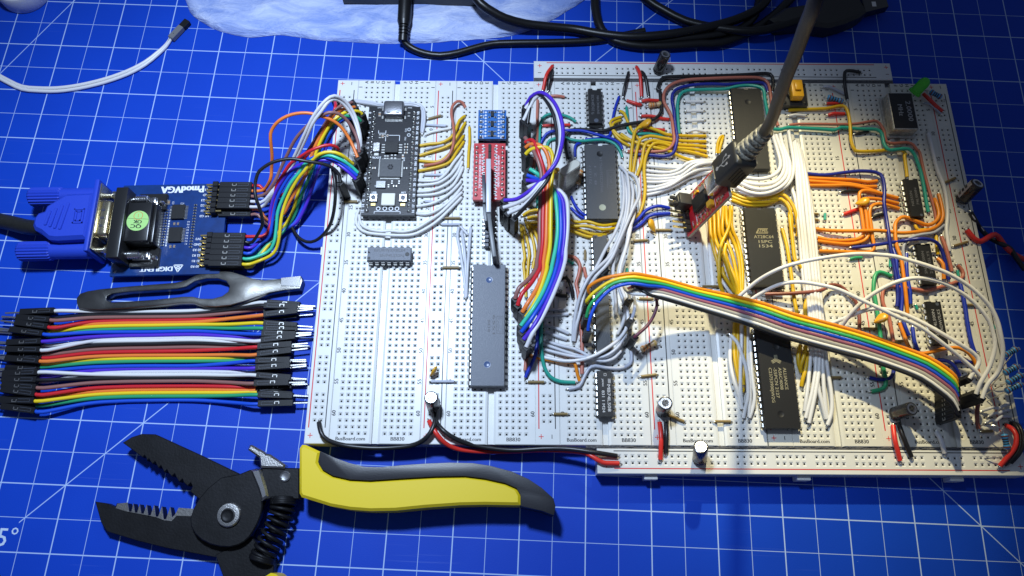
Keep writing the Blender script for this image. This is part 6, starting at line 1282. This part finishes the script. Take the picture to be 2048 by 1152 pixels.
# plug body in the same axes
M['usb_black'] = mat('satin_black_overmould', (.022, .022, .021), .42, spec=.5, bump=.25, bscale=2)
M['scuffed'] = mat('scuffed_strain_relief', (.36, .34, .27), .55, bump=.3, bscale=1.5, var=.75, vscale=.9, dark=(.05, .05, .045))
o = root('usb_plug_cable', (0, 0, 0), 'mini USB plug with a dusty black cable rising towards the viewer', 'USB cable')
o.matrix_world = Matrix.Translation(V((140.9, -66.1, 12)) + u*30.6) @ FX
bpy.context.view_layer.update()
sec = [(-5.8, -2.4), (-4.7, -3.4), (4.7, -3.4), (5.8, -2.4), (5.8, 5.2), (4.8, 6.2), (-4.8, 6.2), (-5.8, 5.2)]
b = MB(); vs = []; fs = []; n = len(sec); rings = [(0, .80), (.8, .97), (1.8, 1), (13.5, 1), (15, .95), (15.8, .78)]
for y, k in rings:
    for x, z in sec: vs.append((x*k, y, 1.5+(z-1.5)*k))
for q in range(len(rings)-1):
    for i in range(n): j = (i+1) % n; fs.append((q*n+i, q*n+j, (q+1)*n+j, (q+1)*n+i))
fs += [tuple(range(n)), tuple(range(len(vs)-1, len(vs)-n-1, -1))]
b.add(vs, fs); pb = part('plug_body', b, M['usb_black'], o, ang=28, bevel=.25)
b = MB()
for k in range(4): b.box(5.7, 6.05, 2.6+k*1.0, 10.0+k*1.0, -1.6+k*1.5, -.9+k*1.5)
part('grip_groove', b, M['chip'], pb)
b = MB(); z = 6.23
def sline(pts, wd=.35):
    for a, c_ in zip(pts, pts[1:]): seg2(b, a, c_, wd, z)
sline([(0, 4), (0, 11.5)]); sline([(0, 6), (1.8, 8), (1.8, 9.4)]); sline([(0, 7.2), (-1.8, 9), (-1.8, 10.2)])
b.lathe([(.85, z), (.85, z+.05)], 12, X=Matrix.Translation((0, 3.7, 0))); b.add([(-.8, 11.4, z), (.8, 11.4, z), (0, 13, z)], [(0,1,2)]); b.box(1.3, 2.3, 9.3, 10.3, z-.05, z+.04); b.lathe([(.55, z), (.55, z+.04)], 10, X=Matrix.Translation((-1.8, 10.4, 0)))
part('trident_emblem', b, M['print_grey'], pb, smooth=False)
b = MB(); b.box(-3.2, 3.2, 1.0, 1.5, 6.1, 6.35); part('worn_edge', b, M['scuffed'], pb)
for k in range(6):
    y0 = 15.4+k*2.4; r0 = 4.3-k*.26
    b = MB(); b.lathe([(r0-.7, y0-.3), (r0-.2, y0), (r0, y0+.3), (r0, y0+1.5), (r0-.2, y0+1.8), (r0-.7, y0+2.2)], 18, X=Matrix.Translation((0, 0, 1.5)) @ Matrix.Rotation(R(-90), 4, 'X')); part('strain_relief_ring', b, M['scuffed'], o, ang=40)
inv = o.matrix_world.inverted()
P = [inv @ q for q in smooth([V((140.9, -66.1, 12))+u*30.6+u*27+nl*1.5, at(1543, 240, 80), at(1557, 198, 97), at(1574, 150, 112), at(1592, 105, 124), at(1612, 50, 138), at(1632, -5, 150), V((141, -62, 168)), V((142, -52, 190)), V((150, -20, 212)), V((170, 60, 225)), V((200, 180, 200))], 4)]
b = MB(); b.tube(P, 2.05, 16); part('cable', b, M['dusty_rubber'], o, ang=60)
# ---------------------------------------------------------------- things along the back edge
def bag_material():
    m = mat('foam_with_painted_shading', (.30, .38, .66), .42, spec=.45); nt = m.node_tree; L = nt.links; N = nt.nodes; b = N['Principled BSDF']
    tc = N.new('ShaderNodeTexCoord'); mp = N.new('ShaderNodeMapping'); mp.inputs['Scale'].default_value = (.05, .13, .15); mp.inputs['Rotation'].default_value = (0, 0, .06); L.new(tc.outputs['Object'], mp.inputs[0])
    n = N.new('ShaderNodeTexNoise'); n.inputs['Scale'].default_value = 1; n.inputs['Detail'].default_value = 9; n.inputs['Roughness'].default_value = .62; n.inputs['Distortion'].default_value = .6; L.new(mp.outputs[0], n.inputs['Vector'])
    r = N.new('ShaderNodeValToRGB'); r.color_ramp.elements[0].position = .38; r.color_ramp.elements[1].position = .68
    r.color_ramp.elements[0].color = (.25, .35, .72, 1); r.color_ramp.elements[1].color = (.58, .65, .90, 1); L.new(n.outputs[0], r.inputs[0]); L.new(r.outputs[0], b.inputs['Base Color'])  # blue mat showing through and crease shading are painted into the colour
    u = N.new('ShaderNodeBump'); u.inputs['Strength'].default_value = 1; u.inputs['Distance'].default_value = 2.2; L.new(n.outputs[0], u.inputs['Height']); L.new(u.outputs[0], b.inputs['Normal'])
    return m
M['foam_sheet'] = bag_material()
edge_px = [(330, -60), (355, -20), (372, 2), (380, 25), (400, 42), (440, 62), (500, 75), (545, 70), (580, 72), (640, 80), (700, 84), (760, 87), (850, 86), (920, 81), (1000, 75), (1050, 64), (1090, 48), (1130, 24), (1175, -4), (1230, -50)]
o = root('foam_bag', tuple(at(760, 30, 0)), 'crinkled translucent white foam bag lying at the back', 'foam bag')
b = MB(); E_ = [at(x, y, .3) for x, y in edge_px]; ctr = V((4, 100, 0)); n = len(E_); rows_ = 16; vs = []; fs = []
E2 = smooth(E_, 3.5); n = len(E2)
from mathutils import noise
for j in range(rows_):
    t = j/(rows_-1)
    for i, e in enumerate(E2):
        q = e.lerp(V((e.x*.75+1, 110, 0)), t**1.3); w_ = noise.noise(V((q.x*.02, q.y*.16, 3)))*1.6 + noise.noise(V((q.x*.08+5, q.y*.35, 7)))*.7
        zz = .35+min(1, t*9)*(2.6+w_)
        vs.append((q.x, q.y+noise.noise(V((q.x*.15, 0, 1)))*.5*(1-t), max(.25, zz)))
for j in range(rows_-1):
    for i in range(n-1): a = j*n+i; fs.append((a, a+1, a+n+1, a+n))
b.add(vs, fs); k = len(vs); b.add([(x, y, .12) for x, y, z in vs[:n]] + [(x, y, .12) for x, y, z in vs[-n:]], [])
b.f += [(i, k+i, k+i+1, i+1) for i in range(n-1)]; b.m += [0]*(n-1)
part('foam_sheet', b, M['foam_sheet'], o, True, ang=60)
# black case whose front edge shows at the top
o = root('black_box', tuple(at(800, 0, 0)), 'flat black case whose front edge shows on the foam bag', 'case')
b = MB(); pa = at(686, 3, 5); pb = at(958, 8, 5); b.prism([(pa.x, pa.y), (pb.x, pb.y), (pb.x+4, pb.y+60), (pa.x-4, pa.y+60)], 3.6, 12, inset=.8); part('case_shell', b, M['black_plastic'], o, True, ang=30)
# barrel plug
o = root('barrel_plug', tuple(at(808, 40, 4)), 'black barrel plug with ribbed strain relief and thin cable', 'power plug')
pts = [at(812, -25, 9), at(811, 30, 8), at(809, 48, 7), at(808, 52, 7), at(806, 82, 5.2)]
def along(name, a, b_, prof, m, n=18):
    d = (b_-a); Mx = d.to_track_quat('Z', 'Y').to_matrix().to_4x4(); Mx.translation = a-V(o.location)
    b = MB(); b.lathe([(r, h*d.length) for r, h in prof], n); q = part(name, b, m, o, ang=35); q.matrix_local = Mx
along('plug_barrel', pts[0], at(808, 52, 6.6), [(3.3, 0), (3.3, .88), (3.0, .93), (2.6, 1)], M['rubber'])
along('strain_relief', at(808, 52, 6.6), at(806, 84, 4.2), [(2.55, 0), (2.6, .1), (2.0, .12), (2.0, .18), (2.55, .2), (2.55, .3), (2.0, .32), (2.0, .38), (2.5, .4), (2.5, .5), (1.9, .52), (1.9, .58), (2.4, .6), (2.4, .95), (2.0, 1)], M['rubber'])
b = MB(); b.tube(smooth([at(*q) for q in [(806, 78, 4.4), (812, 88, 3.2), (828, 99, 2), (850, 107, 1.7), (880, 111, 1.7), (915, 106, 1.7), (950, 96, 1.7), (985, 88, 1.7), (1030, 86, 1.8), (1100, 85, 1.8), (1180, 82, 1.8), (1230, 74, 2), (1290, 62, 2.5)]], 3), 1.7, 12); part('cable', b, M['rubber'], o, True, ang=60)
# black cables
def cable(s, r, label): 
    P = smooth([at(*[float(v) for v in t.split(',')]) for t in s.split()], 4); q = root('black_cable', tuple(P[0]), label, 'cable', 'black cables heaped at the back edge')
    b = MB(); b.tube(P, r, 14); part('cable_jacket', b, M['rubber'], q, True, ang=60); return q
cable('940,-20,14 962,8,13 985,24,11 1010,37,9 1050,48,6 1100,54,4 1150,59,3 1200,68,4 1260,74,5 1330,70,5.5 1400,58,5.5 1470,40,5.5 1520,15,5.5 1545,-20,5.5', 2.2, 'thick black cable sweeping from the foam bag to the right')
cable('1190,-30,3 1190,5,3 1193,30,3 1203,60,3 1230,82,2.6 1280,92,2.6 1340,92,2.6 1400,88,2.6 1440,87,2.6 1490,68,2.8 1530,45,3 1570,10,3 1600,-25,3', 2.2, 'black cable curving up again in front of the other cables')
cable('1270,-30,3 1295,0,3 1330,22,3 1370,42,3 1420,54,4 1480,62,6 1530,60,7 1600,40,7', 2.15, 'black cable coming down from the top edge to the heap')
cable('1240,88,2.2 1300,84,2.6 1360,78,3 1420,72,3 1480,58,3 1510,30,3 1522,-20,3', 2.0, 'lowest black cable in the middle of the heap')
o = root('usb_plug', tuple(at(1700, 20, 4)), 'large dark USB plug lying at the top right', 'USB plug')
body = [(1540, 34), (1572, 12), (1610, 6), (1660, -10), (1720, -10), (1736, 20), (1720, 32), (1690, 44), (1660, 52), (1640, 50), (1600, 44), (1560, 48)]
P = [at(x, y, 9).to_2d() for x, y in body]; ar = sum(P[i-1].x*P[i].y-P[i].x*P[i-1].y for i in range(len(P)))
b = MB(); b.prism([tuple(p) for p in (P if ar > 0 else P[::-1])], .5, 9, inset=1.6); part('plug_body', b, M['usb_black'], o, True, ang=35)
P = [at(x, y, 7).to_2d() for x, y in [(1730, 24), (1722, -14), (1768, -20), (1778, 12)]]; ar = sum(P[i-1].x*P[i].y-P[i].x*P[i-1].y for i in range(4))
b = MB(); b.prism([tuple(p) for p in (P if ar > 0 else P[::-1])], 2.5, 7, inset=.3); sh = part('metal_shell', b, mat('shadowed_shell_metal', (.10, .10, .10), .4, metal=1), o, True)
b = MB(); c_ = at(1748, 8, 7.05); b.box(c_.x-1, c_.x+1, c_.y-1.4, c_.y+1.4, 7.0, 7.06); part('shell_window', b, M['tin'], sh, True)
M['foot'] = mat('satin_aluminium', (.60, .60, .64), .45, metal=.25)
# metal foot at the top left corner
o = root('metal_foot', tuple(at(30, -12, 25)), 'round brushed metal foot intruding at the top left corner', 'metal foot')
p = at(32, -37, 9); b = MB(); b.lathe([(11.4, 0), (11.8, .6), (11.8, 7.6), (11.2, 8.6), (10, 9)], 56, X=Matrix.Translation((p.x, p.y, 0))); part('foot_disc', b, M['foot'], o, True, ang=40)
b = MB(); b.lathe([(9.6, 9), (9.4, 9.3), (3, 9.5)], 40, X=Matrix.Translation((p.x, p.y, 0))); part('foot_cap', b, M['black_plastic'], o, True, ang=40)
